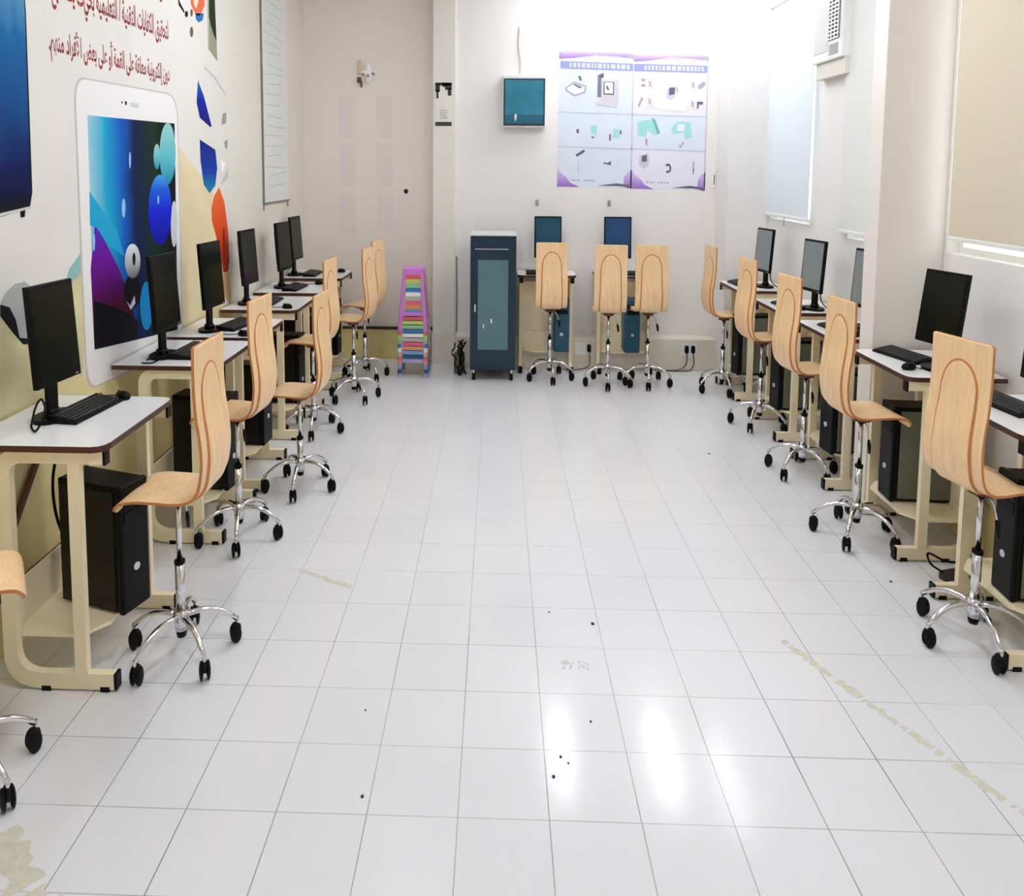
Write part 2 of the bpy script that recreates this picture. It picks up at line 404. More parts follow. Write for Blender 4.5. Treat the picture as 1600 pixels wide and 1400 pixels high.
def make_chair(label, loc, rz, spin):
    t = thing('swivel_chair', label, 'chair', loc, rz, 'plywood swivel chairs')
    make_shell(t)
    MB().cyl((0, 0, .925), (0, 0, .972), .07, .06, 20).box((-.10, -.07, .955), (.10, .09, .975), bev=.005).build('mount_plate', M_BROWN, t)
    gl = MB().cyl((0, 0, .24), (0, 0, .56), .026, n=20).cyl((0, 0, .57), (0, 0, .93), .0165, n=16).build('gas_lift', M_CHROME, t)
    MB().cyl((0, 0, .555), (0, 0, .575), .030, n=20).build('collar', M_BLACK, gl)
    MB().cyl((0, 0, .90), (0, 0, .93), .024).build('neck_ring', M_BLACK, gl)
    lv = MB().tube([(0.02, 0, .93), (.08, .0, .90), (.115, .0, .80)], .005, 6).build('lever', M_CHROME, t)
    MB().tube([(.112, 0, .81), (.122, 0, .77), (.128, 0, .71)], [.011, .016, .011], 8, ry=[.008, .012, .008]).build('paddle', M_BLACK, lv)
    hub = MB().cyl((0, 0, .16), (0, 0, .28), .034, .042, 20).build('hub', M_CHROME, t)
    MB().cyl((0, 0, .12), (0, 0, .165), .026, .032, 16).build('hub_plug', M_BLACK, hub)
    for k in range(5):
        a = spin + 2*pi*k/5; c, s_ = cos(a), sin(a)
        pts = []; R0 = .31
        for q in range(9):
            u = q/8; r = .03+(R0-.03)*u; z = .245 + .010*sin(pi*u) - .105*u**2.6
            pts.append((r*c, r*s_, z))
        leg = MB().tube(pts, [.020-.006*q/8 for q in range(9)], 10, ry=[.017-.003*q/8 for q in range(9)]).build('leg', M_CHROME, t)
        m = MB(); ca = a + .7*sin(3*k+spin*5); ax = Vector((cos(ca+pi/2), sin(ca+pi/2), 0)); o = Vector((R0*c, R0*s_, 0))
        m.cyl(o+Vector((0, 0, .10)), o+Vector((0, 0, .155)), .009, n=8, mi=1)
        w0 = o+Vector((0, 0, .0585)) - Vector((cos(ca), sin(ca), 0))*.012
        Mx = Matrix.Rotation(ca, 4, 'Z')
        for sgn in (-1, 1):
            m.ball(w0+ax*.019*sgn, (.033, .0125, .058), 16, 0, Mx)
        m.ball(w0+Vector((0, 0, .026)), (.034, .020, .040), 12, 0, Mx)
        m.build('caster', [M_RUB, M_CHROME], leg)
    return t
L_, R_, B_ = pi/2, -pi/2, 0
CHAIRS = [
    ('plywood swivel chair cut off by the lower left edge, only seat corner and casters showing', (-2.40, 3.12), -55, 51),
    ('tall-backed plywood swivel chair at the nearest left desk, the largest in the left row', (-1.80, 4.09), 89, 27),
    ('plywood swivel chair at the second left desk, back just behind the largest left chair', (-1.94, 5.47), 84, 69),
    ('plywood swivel chair with low seat pulled out from the third left desk', (-1.71, 6.38), 86, 57),
    ('plywood swivel chair at the fourth left desk, its seat tucked behind the low-seated chair', (-1.94, 7.80), 84, 63),
    ('plywood swivel chair in the far left aisle, front one of two before the stools', (-1.73, 8.95), 80, 18),
    ('farthest plywood swivel chair of the left row, back nearest to the stool stack', (-1.76, 9.90), 76, 21),
    ('plywood swivel chair seen from behind at the back desk beside the navy rack', (.71, 9.93), 0, 60),
    ('plywood swivel chair seen from behind, left one of the close pair under the posters', (1.45, 9.70), -4, 48),
    ('plywood swivel chair seen from behind, right one of the close pair under the posters', (1.97, 9.75), -3, 48),
    ('farthest plywood swivel chair of the right row, standing against the white back corner', (2.87, 9.50), -86, 57),
    ('plywood swivel chair of the right row at the second desk from the back', (2.90, 8.20), -82, 18),
    ('plywood swivel chair of the right row, the middle one of five', (2.85, 6.90), -82, 3),
    ('plywood swivel chair of the right row before the desk with the turned monitor', (2.78, 5.69), -86, 18),
    ('nearest plywood swivel chair on the right, its broad back turned toward us', (2.87, 4.40), -76, 48),
]
first = None
DZ = {3: -.12, 0: -.02}
for i, (lab, (x, y), a, spin) in enumerate(CHAIRS):
    if first is None: first = make_chair(lab, (x, y, 0), rad(a), 0)
    else: c = dup(first, lab, (x, y, 0), rad(a))
# individual base rotation and seat height: turn the star base children, shift the seat
roots = [o for o in bpy.data.objects if o.name.startswith('swivel_chair')]
for i, r in enumerate(roots):
    for ch in [o for o in bpy.data.objects if o.parent == r]:
        k = ch.name.split('.')[0]
        if k == 'leg': ch.rotation_euler.z = rad(CHAIRS[i][3]-CHAIRS[i][2])
        if i in DZ and k in ('seat_shell', 'mount_plate', 'lever'): ch.location.z = DZ[i]
        if i in DZ and k == 'gas_lift': ch.location.z = DZ[i]*.9

# ------------------------------------------------------------------ desks
def rounded(poly_pts, r, n=6):
    """open poly-line with arcs at its inner corners"""
    P = [Vector(p) for p in poly_pts]; out = [P[0]]
    for i in range(1, len(P)-1):
        a = (P[i-1]-P[i]).normalized(); b_ = (P[i+1]-P[i]).normalized(); rr = r[i-1] if isinstance(r, list) else r
        for k in range(n+1):
            t = k/n; q = P[i]+a*rr*(1-t)**2+b_*rr*t*t; out.append(q)
    out.append(P[-1]); return out
TOP = 1.365
def make_desk(label, loc, rz, ln=.82, dp=.78, fd=None, panel=True, group='white topped computer desks'):
    """user side at y=0 looking toward +y"""
    fd = fd or dp-.12
    t = thing('computer_desk', label, 'desk', loc, rz, group)
    h = ln/2; c = .07
    poly = [(-h, dp), (-h, c), (-h+.012, c*.45), (-h+c*.5, .010), (-h+c*1.1, 0), (h-c*1.1, 0), (h-c*.5, .010), (h-.012, c*.45), (h, c), (h, dp)]
    m = MB().prism(poly, 2, TOP-.034, TOP, 0, 1); 
    m.build('tabletop', [M_LAM, M_EDGE], t)
    for sx in (-1, 1):
        x0, x1 = sorted((sx*(h-.03), sx*(h-.075)))
        out = rounded([(.02, TOP-.036), (fd, TOP-.036), (fd, .012), (0.0, .012)], [.12, .20])
        inn = rounded([(.02, TOP-.105), (fd-.075, TOP-.105), (fd-.075, .10), (0.0, .10)], [.07, .13])
        m = MB().band(out, inn, 0, x0, x1)
        fr = m.build('side_frame', M_FRAME, t)
        MB().box((x0+.002, .15, .09), (x1-.002, .215, TOP-.10)).build('front_leg', M_FRAME, fr)
        MB().box((x0-.003, -.012, .014), (x1+.003, .004, .102)).build('foot_cap', M_BLACK, fr)
        for fy in (.03, fd-.25 if fd > .4 else fd-.07): MB().box((x0-.003, fy, 0), (x1+.003, fy+.05, .028)).build('foot_pad', M_BLACK, fr)
        MB().box((x0-.002, .008, TOP-.11), (x1+.002, .022, TOP-.034)).build('top_cap', M_BLACK, fr)
    if panel: MB().box((-h+.076, fd-.012, .40), (h-.076, fd+.002, 1.24)).build('modesty_panel', M_FRAME, t)
    sh = MB().prism([(-h+.076, fd-.02), (-h+.076, .20), (-h+.20, .10), (h-.20, .10), (h-.076, .20), (h-.076, fd-.02)], 2, .275, .295)
    sh.box((-h+.076, fd-.035, .295), (h-.076, fd-.02, .55)).build('lower_shelf', M_FRAME, t)
    return t
XF_L, XF_R = -2.03, 2.90
ORD = ['nearest', 'second', 'third', 'fourth', 'fifth', 'farthest']
LD = [(3.74, 4.60), (5.33, 6.15), (6.26, 7.08), (7.50, 8.32), (8.55, 9.37), (9.70, 10.50)]
RD = [(4.10, 4.92), (5.30, 6.14), (6.50, 7.32), (7.68, 8.50), (9.06, 9.88)]
ldn = ['nearest left desk with white top and dark brown edge, cream frame and open lower shelf', 'white topped desk second from us in the left row, beside the big tablet picture',
       'white topped desk third from us in the left row, butted against the second', 'white topped desk fourth from us in the left row, tower with bright badge beneath',
       'white topped desk fifth from us in the left row, before the wall chart', 'farthest white topped desk of the left row, in the back left corner']
rdn = ['nearest right desk with white top, cut off by the right edge of the picture', 'white topped right desk in front of the pillar, carrying the turned monitor',
       'white topped right desk just behind the pillar', 'white topped right desk fourth from us, under the middle blind', 'farthest white topped desk of the right row, in the back right corner']
for (a, b_), lab in zip(LD, ldn): make_desk(lab, (XF_L, (a+b_)/2, 0), L_, b_-a, .78, .60, False)
for (a, b_), lab in zip(RD, rdn): make_desk(lab, (XF_R, (a+b_)/2, 0), R_, b_-a, .69 if a > 6.2 or a < 5.5 else .69, .58)
make_desk('white topped desk against the back wall beside the navy rack', (.68, 10.20, 0), 0, .80, .53, .28)
make_desk('white topped desk against the back wall behind the close pair of chairs', (1.76, 10.20, 0), 0, .80, .53, .28)

# ------------------------------------------------------------------ monitors
def make_monitor(label, loc, rz, scr, wd=.42, ht=.57, zb=.215, tilt=3.5, face=None):
    """screen looks toward -y; z=0 is the desk top"""
    t = thing('computer_monitor', label, 'monitor', loc, rz, 'desktop monitors')
    T = Matrix.Translation((0, 0, zb)) @ Matrix.Rotation(rad(-tilt), 4, 'X')
    h = wd/2
    m = MB().box((-h, -.02, 0), (h, .012, ht), bev=.006, M=T).box((-h+.05, .01, .07), (h-.05, .045, ht-.09), bev=.02, M=T)
    hs = m.build('housing', M_BLACK, t)
    MB().box((-h+.018, -.0215, .035), (h-.018, -.0195, ht-.022), M=T).build('screen', scr, hs)
    MB().box((h-.05, -.0225, .012), (h-.03, -.0195, .02), M=T).build('power_button', M_SILVER, hs)
    MB().box((-.045, .03, .04), (.045, .055, zb+.15), bev=.008).build('neck', M_BLACK, t)
    m = MB(); pts = [(.13*cos(2*pi*k/24), .03+.10*sin(2*pi*k/24)) for k in range(24)]
    m.prism(pts, 2, 0, .025).cyl((0, .045, .02), (0, .045, .06), .045, .04, 16).build('stand_base', M_BLACK, t)
    m = MB().tube([(.02, .03, .30), (.03, .075, .22), (.05, .085, .10), (.10, .12, .03), (.16, .15, .008)], .006, 6)
    m.build('cable', M_BLACK, t)
    return t
mons = [
    ('black monitor on the nearest left desk, screen angled away', (-2.515, 4.17), 84, M_GLASSY),
    ('black monitor with dark green sheen before the bubble tablet picture', (-2.51, 5.60), 85, M_GLASSY),
    ('black monitor third in the left row, in front of the orange shape', (-2.50, 6.52), 84, M_GLASSY),
    ('black monitor fourth in the left row, against the plain cream wall', (-2.61, 7.84), 84, M_GLASSY),
    ('black monitor fifth in the left row, left one of the overlapping far pair', (-2.55, 8.93), 82, M_GLASSY),
    ('farthest black monitor of the left row, right one of the overlapping pair', (-2.68, 9.98), 84, M_GLASSY),
    ('black monitor cut off by the right edge on the nearest right desk', (3.24, 4.48), -92, M_GLASSY),
    ('black monitor turned toward us and tilted on the right desk before the pillar', (3.20, 5.50), -75, M_GLASSY),
    ('black monitor partly hidden by the right pillar', (3.36, 6.95), -84, M_SCRG),
    ('grey-screened monitor under the middle blind in the right row', (3.27, 7.88), -80, M_SCRG),
    ('farthest grey-screened monitor of the right row, under the far blind', (3.28, 9.36), -80, M_SCRG),
    ('teal-screened monitor above the chair beside the navy rack', (.70, 10.42), 0, M_SCRT),
    ('blue-screened monitor between the two close chairs at the back wall', (1.66, 10.42), 0, mat('blue_screen_glass', (22, 68, 116), .15, var=.12)),
]
for i, (lab, (x, y), a, sc) in enumerate(mons):
    right = 6 <= i <= 10
    make_monitor(lab, (x, y, TOP), rad(a), sc, .37 if i < 11 else .375, .54 if right else .575, .19 if right else .215, 8 if i == 7 else 4)

# ------------------------------------------------------------------ keyboards and mice
def make_keyboard(label, loc, rz, ln=.44, dp=.175):
    t = thing('keyboard', label, 'keyboard', loc, rz, 'black keyboards')
    m = MB().prism([(0, 0), (0, .016), (dp*.5, .028), (dp, .045), (dp, .0)], 0, -ln/2, ln/2); m.build('body', M_BLACK, t)
    k = MB(); n = 15
    for r in range(5):
        for c in range(n):
            if r == 0 and 4 <= c <= 9 and c != 4: continue
            x0 = -ln/2+.012+c*(ln-.024)/n; x1 = x0+(ln-.024)/n*(6 if (r == 0 and c == 4) else 1)-.004
            y0 = .014+r*.027; z0 = .017+(y0/dp)*.028
            k.box((x0, y0, z0-.002), (x1, y0+.022, z0+.009))
    o = k.build('keys', mat('dark_grey_keycaps', (42, 42, 44), .5), t)
    return t
kbs = [
    ('black keyboard lying in front of the monitor on the nearest left desk', (-2.33, 4.28), 84),
    ('black keyboard by the monitor before the bubble tablet picture', (-2.28, 5.72), 88),
    ('black keyboard on the third left desk beside the desk-edge mouse', (-2.27, 6.70), 80),
    ('black keyboard on the fourth left desk', (-2.34, 7.92), 90),
    ('black keyboard on the fifth left desk below the far pair of monitors', (-2.32, 8.86), 86),
    ('black keyboard on the farthest left desk', (-2.40, 10.05), 90),
    ('black keyboard at the right edge of the picture on the nearest right desk', (3.06, 4.66), -84),
    ('black keyboard on the right desk in front of the turned monitor', (3.08, 5.86), -76),
    ('black keyboard on the right desk behind the pillar', (3.02, 6.86), -86),
    ('black keyboard on the right desk under the middle blind', (3.0, 8.02), -86),
    ('black keyboard on the farthest right desk', (2.98, 9.54), -88),
    ('black keyboard mostly hidden on the back desk beside the rack', (.62, 10.24), 0),
    ('black keyboard mostly hidden on the back desk under the posters', (1.72, 10.24), 0),
]
kb0 = None
for lab, (x, y), a in kbs:
    if kb0 is None: kb0 = make_keyboard(lab, (x, y, TOP+.001), rad(a))
    else: dup(kb0, lab, (x, y, TOP+.001), rad(a))
def make_mouse(label, loc, rz):
    t = thing('computer_mouse', label, 'mouse', loc, rz, 'black computer mice')
    m = MB().ball((0, 0, .018), (.034, .056, .034), 16)
    bmesh.ops.bisect_plane(m.bm, geom=m.bm.verts[:]+m.bm.edges[:]+m.bm.faces[:], plane_co=(0, 0, 0), plane_no=(0, 0, -1), clear_outer=True)
    m.build('body', M_BLACK, t)
    MB().cyl((-.004, .03, .045), (.004, .03, .045), .010, n=12).build('scroll_wheel', mat('dark_grey_keycaps', (42, 42, 44)), t)
    MB().tube([(0, .05, .012), (.02, .10, .006), (-.01, .16, .006), (.03, .22, .006)], .004, 6).build('cable', M_BLACK, t)
    return t
mice = [('black mouse at the far end of the nearest left desk', (-2.33, 4.545), 70), ('black mouse at the near edge of the third left desk', (-2.17, 6.33), 80),
        ('black mouse at the near edge of the fourth left desk', (-2.15, 7.60), 80), ('black mouse on the fifth left desk', (-2.2, 9.2), 85), ('black mouse at the far corner of the last left desk', (-2.15, 10.3), 90),
        ('black mouse beside the keyboard on the right desk with the turned monitor', (3.02, 5.52), -80), ('black mouse on the right desk behind the pillar', (3.12, 6.60), -85)]
ms0 = None
for lab, (x, y), a in mice:
    if ms0 is None: ms0 = make_mouse(lab, (x, y, TOP+.001), rad(a))
    else: dup(ms0, lab, (x, y, TOP+.001), rad(a))

# ------------------------------------------------------------------ computer towers (front looks to -y)
def make_tower(label, loc, rz, mf_, ms_, badge=(.0, .25)):
    t = thing('computer_tower', label, 'computer', loc, rz, 'computer towers under the desks')
    W, D, H = .20, .46, .74
    MB().box((-W/2, .03, .012), (W/2, D, H), bev=.008).build('case', mf_, t)
    m = MB().box((-W/2-.004, 0, 0), (W/2+.004, .04, H+.006), bev=.015, seg=3).build('front_panel', mf_, t)
    for sx in (-1, 1):
        a = sx*(W/2+.0005); b_ = sx*(W/2+.005)
        MB().box((min(a, b_), .055, .03), (max(a, b_), D-.015, H-.03), bev=.002).build('side_panel', ms_, t)
    MB().box((-W/2+.02, -.004, H-.13), (W/2-.02, .003, H-.07)).box((-W/2+.02, -.004, H-.21), (W/2-.02, .003, H-.15)).build('drive_bay', M_RUB, m)
    MB().cyl((0, -.005, badge[1]), (0, .004, badge[1]), .022, n=20).build('badge', M_SILVER, m)
    MB().tube([(.03, D, .55), (.05, D+.05, .5), (.06, D+.06, .3), (.02, D+.05, .1)], .006, 6).build('cable', M_BLACK, t)
    return t
SH = .296
tws = [
    ('black computer tower under the nearest left desk, large and turned toward us', (-2.04, 4.07), 72, 0), ('black computer tower under the second left desk', (-2.06, 5.72), 82, 0),
    ('black computer tower under the third left desk', (-2.08, 6.68), 86, 0), ('black computer tower under the fourth left desk', (-2.08, 7.9), 86, 0),
    ('black computer tower under the fifth left desk', (-2.1, 8.95), 88, 0), ('black computer tower under the farthest left desk', (-2.12, 10.0), 86, 0),
    ('black-fronted tower cut off by the right edge beneath the nearest right desk', (3.03, 4.42), -94, 1), ('tower with broad grey-green side under the right desk with the turned monitor', (3.01, 5.76), -93, 1),
    ('tower with grey-green side under the right desk behind the pillar', (2.96, 6.70), -84, 1), ('tower with grey-green side under the fourth right desk', (2.94, 7.92), -84, 1),
    ('tower with grey-green side under the farthest right desk', (2.94, 9.26), -84, 1)]
tk = {}
for lab, (x, y), a, kind in tws:
    if kind not in tk: tk[kind] = make_tower(lab, (x, y, SH), rad(a), M_BLACK, M_GREYSTEEL if kind else mat('black_steel_side', (16, 12, 8), .3, var=.2, scale=3, spec=.3))
    else: dup(tk[kind], lab, (x, y, SH), rad(a))
def back_tower(label, x, y, rz):
    return make_tower(label, (x, y, SH), rz, M_TEALF, M_TEALF)
back_tower('teal-fronted computer tower under the back desk beside the rack', .89, 10.235, 0)
back_tower('teal-fronted computer tower leaning under the back desk below the posters', 1.86, 10.235, rad(3))

# ------------------------------------------------------------------ server rack
t = thing('server_rack', 'tall navy metal server rack on casters with grey-teal glass door', 'server cabinet', (-.05, 9.80, 0))
W = .30
MB().box((-W, 0.03, .14), (W, .62, 1.93), bev=.012).build('cabinet', M_NAVY, t)
MB().box((-W-.004, .0, 1.93), (W+.004, .62, 1.952), bev=.006).build('top_cover', mat('light_grey_top', (206, 208, 208), .3), t)
dr = MB(); o_, i_ = [(-W, .16), (W, .16), (W, 1.86), (W-.07, 1.92), (-W+.07, 1.92), (-W, 1.86)], None
dr.prism([(-W, .16), (W, .16), (W, .42), (-W, .42)], 1, 0, .028); dr.prism([(-W, 1.62), (W, 1.62), (W, 1.86), (W-.05, 1.925), (-W+.05, 1.925), (-W, 1.86)], 1, 0, .028)
dr.prism([(-W, .42), (-.20, .42), (-.20, 1.62), (-W, 1.62)], 1, 0, .028); dr.prism([(.20, .42), (W, .42), (W, 1.62), (.20, 1.62)], 1, 0, .028)
door = dr.build('door', M_NAVY, t)
MB().box((-.20, .010, .42), (.20, .016, 1.62)).build('glass_panel', mat('grey_teal_glass', (86, 122, 126), .16, var=.08, scale=3), door)
MB().box((-.245, -.025, .93), (-.225, 0, 1.03), bev=.004).build('handle', M_SILVER, door)
MB().box((-W+.06, -.006, 1.755), (W-.10, 0, 1.765)).build('vent_slot', M_SILVER, door)
for x, z, a in ((-.03, .78, .02), (-.13, .71, .014)): MB().box((x, .004, z), (x+a, .010, z+.055)).build('tag', M_PAPER, door)
for x in (-.25, .25):
    for y in (.07, .55):
        c = MB().cyl((x-.02, y, .05), (x+.02, y, .05), .05, n=16).box((x-.012, y-.02, .05), (x+.012, y+.02, .15), mi=1)
        c.build('caster', [M_RUB, M_SILVER], t)

# ------------------------------------------------------------------ stack of plastic stools
cols = [('purple', (206, 126, 214)), ('red', (214, 92, 100)), ('lime', (190, 204, 110)), ('green', (140, 196, 150)), ('blue', (54, 120, 184)), ('white', (240, 242, 238)), ('grey', (184, 182, 168)),
        ('pink', (222, 96, 130)), ('orange', (226, 148, 100)), ('light blue', (122, 162, 212)), ('teal', (90, 170, 160)), ('lilac', (172, 166, 214))]
NST = len(cols); PIT = .058; HS = 1.47-PIT*(NST-1)
pos = ['topmost of the stack', 'second from the top of the stack', 'just under the red one in the stack', 'under the lime one in the stack', 'in the upper middle of the stack', 'below the blue one in the stack', 'below the white one in the stack',
       'in the middle of the stack above the orange one', 'below the pink one in the stack', 'below the orange one in the stack', 'second from the bottom of the stack', 'lowest of the stack, standing on the floor']
for i, (cn, c) in enumerate(cols):
    t = thing('plastic_stool', '%s plastic stool, %s by the pilaster' % (cn, pos[i]), 'stool', (-1.12, 10.12, PIT*(NST-1-i)), 0, 'stacked plastic stools')
    m_ = mat(cn.replace(' ', '_')+'_plastic', c, .35)
    tw = .135; bw = .205   # half widths at the top and at the floor
    MB().box((-tw, -tw, HS-.03), (tw, tw, HS), bev=.012).build('seat', m_, t)
    def side(z): return tw+(bw-tw)*(HS-z)/HS
    for k in range(4):
        R4 = Matrix.Rotation(pi/2*k, 4, 'Z')
        # apron + lower rung on this side as thin slanted plates
        for z0, z1 in ((HS-.085, HS-.02), (.20, .245)):
            s0, s1 = side(z0), side(z1)
            a = MB(); vs = [R4 @ Vector(p) for p in ((-s0+.03, -s0, z0), (s0-.03, -s0, z0), (s1-.03, -s1, z1), (-s1+.03, -s1, z1))]
            vi = [R4 @ Vector(p) for p in ((-s0+.03, -s0+.008, z0), (s0-.03, -s0+.008, z0), (s1-.03, -s1+.008, z1), (-s1+.03, -s1+.008, z1))]
            A = [a.bm.verts.new(v) for v in vs]; B = [a.bm.verts.new(v) for v in vi]
            a.bm.faces.new(A); a.bm.faces.new(B[::-1])
            for q in range(4): a.bm.faces.new((A[q], B[q], B[(q+1) % 4], A[(q+1) % 4]))
            a.build('apron' if z0 > .4 else 'rung', m_, t)
        lg = MB(); s0, s1 = side(0), side(HS-.02); wl = .052
        for (dx, dy) in ((wl, .010), (.010, wl)):
            A = [R4 @ Vector((-s0+ax, -s0+ay, 0)) for ax, ay in ((0, 0), (dx, 0), (dx, dy), (0, dy))]
            B = [R4 @ Vector((-s1+ax*.8, -s1+ay*.8, HS-.02)) for ax, ay in ((0, 0), (dx, 0), (dx, dy), (0, dy))]
            A = [lg.bm.verts.new(v) for v in A]; B = [lg.bm.verts.new(v) for v in B]
            lg.bm.faces.new(A[::-1]); lg.bm.faces.new(B)
            for q in range(4): lg.bm.faces.new((A[q], A[(q+1) % 4], B[(q+1) % 4], B[q]))
        lg.build('leg', m_, t)

# ------------------------------------------------------------------ air conditioner
t = thing('air_conditioner', 'white window air conditioner high on the right wall beside the far blind', 'air conditioner', (XR, 8.28, 3.97))
MB().box((-.14, -.36, 0), (0, .36, .80), bev=.015).build('casing', M_WHITE, t)
MB().box((-.148, -.03, .10), (-.139, .32, .70), bev=.004).build('front_panel', mat('pale_grey_panel', (214, 216, 212), .5), t)
g = MB().box((-.146, -.30, .20), (-.139, -.06, .76)); gr = g.build('grille', mat('dark_grille', (52, 54, 54), .6), t)
s_ = MB()
for k in range(14): s_.box((-.156, -.30, .205+k*.04), (-.144, -.06, .222+k*.04))
for k in range(4): s_.box((-.158, -.30+k*.08, .20), (-.150, -.285+k*.08, .76))
s_.build('louvre', M_WHITE, gr)
MB().box((-.146, -.28, .05), (-.139, -.08, .16)).build('control_panel', mat('control_grey', (160, 162, 158), .5), t)
MB().box((-.10, -.38, -.17), (-.0, .34, -.002), bev=.006).build('support_shelf', mat('cream_wood_support', (226, 220, 208), .6), t)
MB().tube([(-.02, -.34, -.17), (-.015, -.33, -.5), (-.012, -.36, -.9), (-.012, -.40, -1.1)], .006, 6).build('cable', mat('grey_cable', (130, 128, 124), .5), t)

# ------------------------------------------------------------------ roller blinds
def blind(label, y0, y1, z0, z1, m_, clip=True):
    t = thing('roller_blind', label, 'blind', (XR-.05, (y0+y1)/2, z0), 0, 'roller blinds on the right wall')
    h = (y1-y0)/2
    MB().box((-.006, -h, .03), (.000, h, z1-z0)).build('fabric', m_, t)
    MB().box((-.012, -h, 0), (.010, h, .035), bev=.006).build('bottom_rail', M_WHITE, t)
    MB().box((-.03, -h-.02, z1-z0), (.045, h+.02, z1-z0+.08), bev=.01).build('headbox', mat('grey_rail', (206, 208, 214), .4), t)
    if clip: MB().tube([(-.01, 0, .0), (-.012, .0, -.06), (-.01, 0, -.10)], .006, 6).build('pull_tab', mat('grey_tab', (150, 150, 148)), t)
blind('pale blue-white roller blind on the far right window', 8.78, 10.17, 2.22, 4.90, mat('pale_blue_blind', (226, 234, 240), .8))
blind('off-white roller blind on the middle right window behind the pillar', 6.50, 7.98, 2.17, 4.75, mat('off_white_blind', (228, 230, 226), .8))
blind('beige roller blind on the nearest right window', 3.1, 6.06, 2.27, 4.75, mat('beige_blind', (216, 207, 184), .8))

# ------------------------------------------------------------------ wall print on the left wall
def wl(px, py, off=.0):
    """where a point of the printed wall sits on the left wall (y, z)"""
    d = CM.to_3x3() @ Vector(((px-742.2)/1180, -(py-362.9)/1180, -1)); t = (XL-0)/d.x
    return (d.y*t, CAM_H+d.z*t)
def wb(px, py, yy=YB):
    d = CM.to_3x3() @ Vector(((px-742.2)/1180, -(py-362.9)/1180, -1)); t = yy/d.y
    return (d.x*t, CAM_H+d.z*t)
mural = thing('wall_mural', 'printed wall mural on the left wall with tablets, mouse, red Arabic text and coloured shapes', 'mural', (XL, 6, 3))
def onwall(name, pts, m_, lay, parent=mural):
    x0 = .0006*lay; p = [wl(*q) for q in pts]
    if len(p) < 3: return
    o = MB().prism([(a-6, b_-3) for a, b_ in p], 0, .0002, x0+.0006)
    return o.build(name, m_, parent)
def ell(cx, cy, rx, ry, n=28, a0=0., lean=0.):
    return [(cx+rx*cos(2*pi*k/n)+lean*ry*sin(2*pi*k/n), cy+ry*sin(2*pi*k/n)) for k in range(n)]
def rrect(c, r=.12, n=5):
    """rounded quad from four corner pixels"""
    P = [Vector(q) for q in c]; out = []
    for i in range(4):
        a = (P[i-1]-P[i])*r; b_ = (P[(i+1) % 4]-P[i])*r
        if isinstance(r, float) is False: pass
        for k in range(n+1):
            t_ = k/n; out.append(tuple(P[i]+a*(1-t_)**2+b_*t_*t_))
    return out
# faint backdrop washes of the print
onwall('backdrop', [(-60, -160), (352, -60), (356, 420), (330, 560), (-60, 700)], mat('mural_paper', (226, 222, 216), .6, var=.04, scale=1.5), 0)
onwall('sand_wash', [(276, 225), (332, 300), (356, 430), (350, 480), (276, 520)], mat('mural_sand', (228, 212, 172), .6, var=.1, scale=2), 1)
onwall('lime_wash', [(0, 470), (40, 470), (130, 420), (130, 600), (0, 655)], mat('mural_lime', (214, 206, 160), .6, var=.2, scale=3), 1)
onwall('teal_swoosh', [(103, 438), (108, 420), (124, 398), (128, 392), (128, 420), (122, 432), (106, 446)], mat('mural_teal', (146, 186, 180), .6), 2)
MB().box((0.0002, -3.4, -2.63), (.0016, 1.9, -1.62)).build('lower_shade_tint', mat('mural_shade_tint', (222, 208, 156), .6, var=.14, scale=2.5), mural)  # yellow cast of the shaded wall below desk height, put into the colour
# dark tablet at the upper left, on its stand
onwall('tablet_print', [(-80, -120), (34, -60), (40, 20), (50, 300), (46, 326), (-80, 362)], mat('mural_black', (18, 20, 26), .4), 3)
onwall('tablet_screen', [(-80, -120), (32, -60), (38, 20), (47, 310), (-80, 345)], ramp_mat('mural_deep_blue', [(0, (6, 10, 40)), (.2, (10, 24, 84)), (.45, (14, 72, 130)), (.7, (18, 100, 156)), (1, (126, 186, 214))], 'Z', .4, .25, 4), 4)
onwall('tablet_edge', [(-80, 352), (48, 322), (49, 326), (-80, 358)], mat('mural_silver', (206, 206, 206), .4), 4)
for px in (-40, 33): onwall('stand_foot', [(px-2, 330), (px+6, 328), (px+5, 339), (px-1, 340)], MATS['mural_black'], 4)
# white tablet with the bubble picture
onwall('tablet_outline', rrect([(114, 118), (277, 148), (286, 545), (134, 612)], .1), mat('mural_grey_line', (196, 192, 188), .6), 3)
onwall('tablet_body', rrect([(116.5, 121), (275.5, 150), (284, 543), (136.5, 608)], .1), mat('mural_tablet_white', (234, 232, 230), .4), 4)
onwall('camera_dot', ell(196, 161, 1.6, 3.4), MATS['mural_black'], 5); onwall('camera_dot', ell(190, 160, 1, 2), MATS['mural_black'], 5)
onwall('speaker_slot', [(203, 160), (216, 162), (216, 169), (203, 167)], mat('mural_slot', (206, 206, 204)), 5)
SC = [(136, 180), (249, 191), (272, 193), (277, 515), (147, 547)]
bub = ramp_mat('mural_picture', [(0, (150, 200, 215)), (.16, (20, 160, 196)), (.33, (14, 88, 180)), (.46, (8, 24, 70)), (.7, (16, 44, 24)), (.86, (8, 14, 12)), (1, (6, 8, 30))], 'Y', .35, .16, 3)
onwall('picture', SC, bub, 6)
onwall('picture_shape', [(141, 420), (147, 350), (165, 380), (185, 420), (205, 470), (213, 524), (215, 530), (147, 546)], ramp_mat('mural_purple', [(0, (6, 4, 16)), (.35, (70, 8, 40)), (.75, (104, 16, 148)), (1, (60, 40, 190))], 'Z', .35, .1), 7)
onwall('picture_shape', [(139, 300), (160, 330), (182, 360), (193, 400), (170, 385), (150, 356), (140, 352)], mat('mural_cyan', (30, 160, 204), .35), 8)
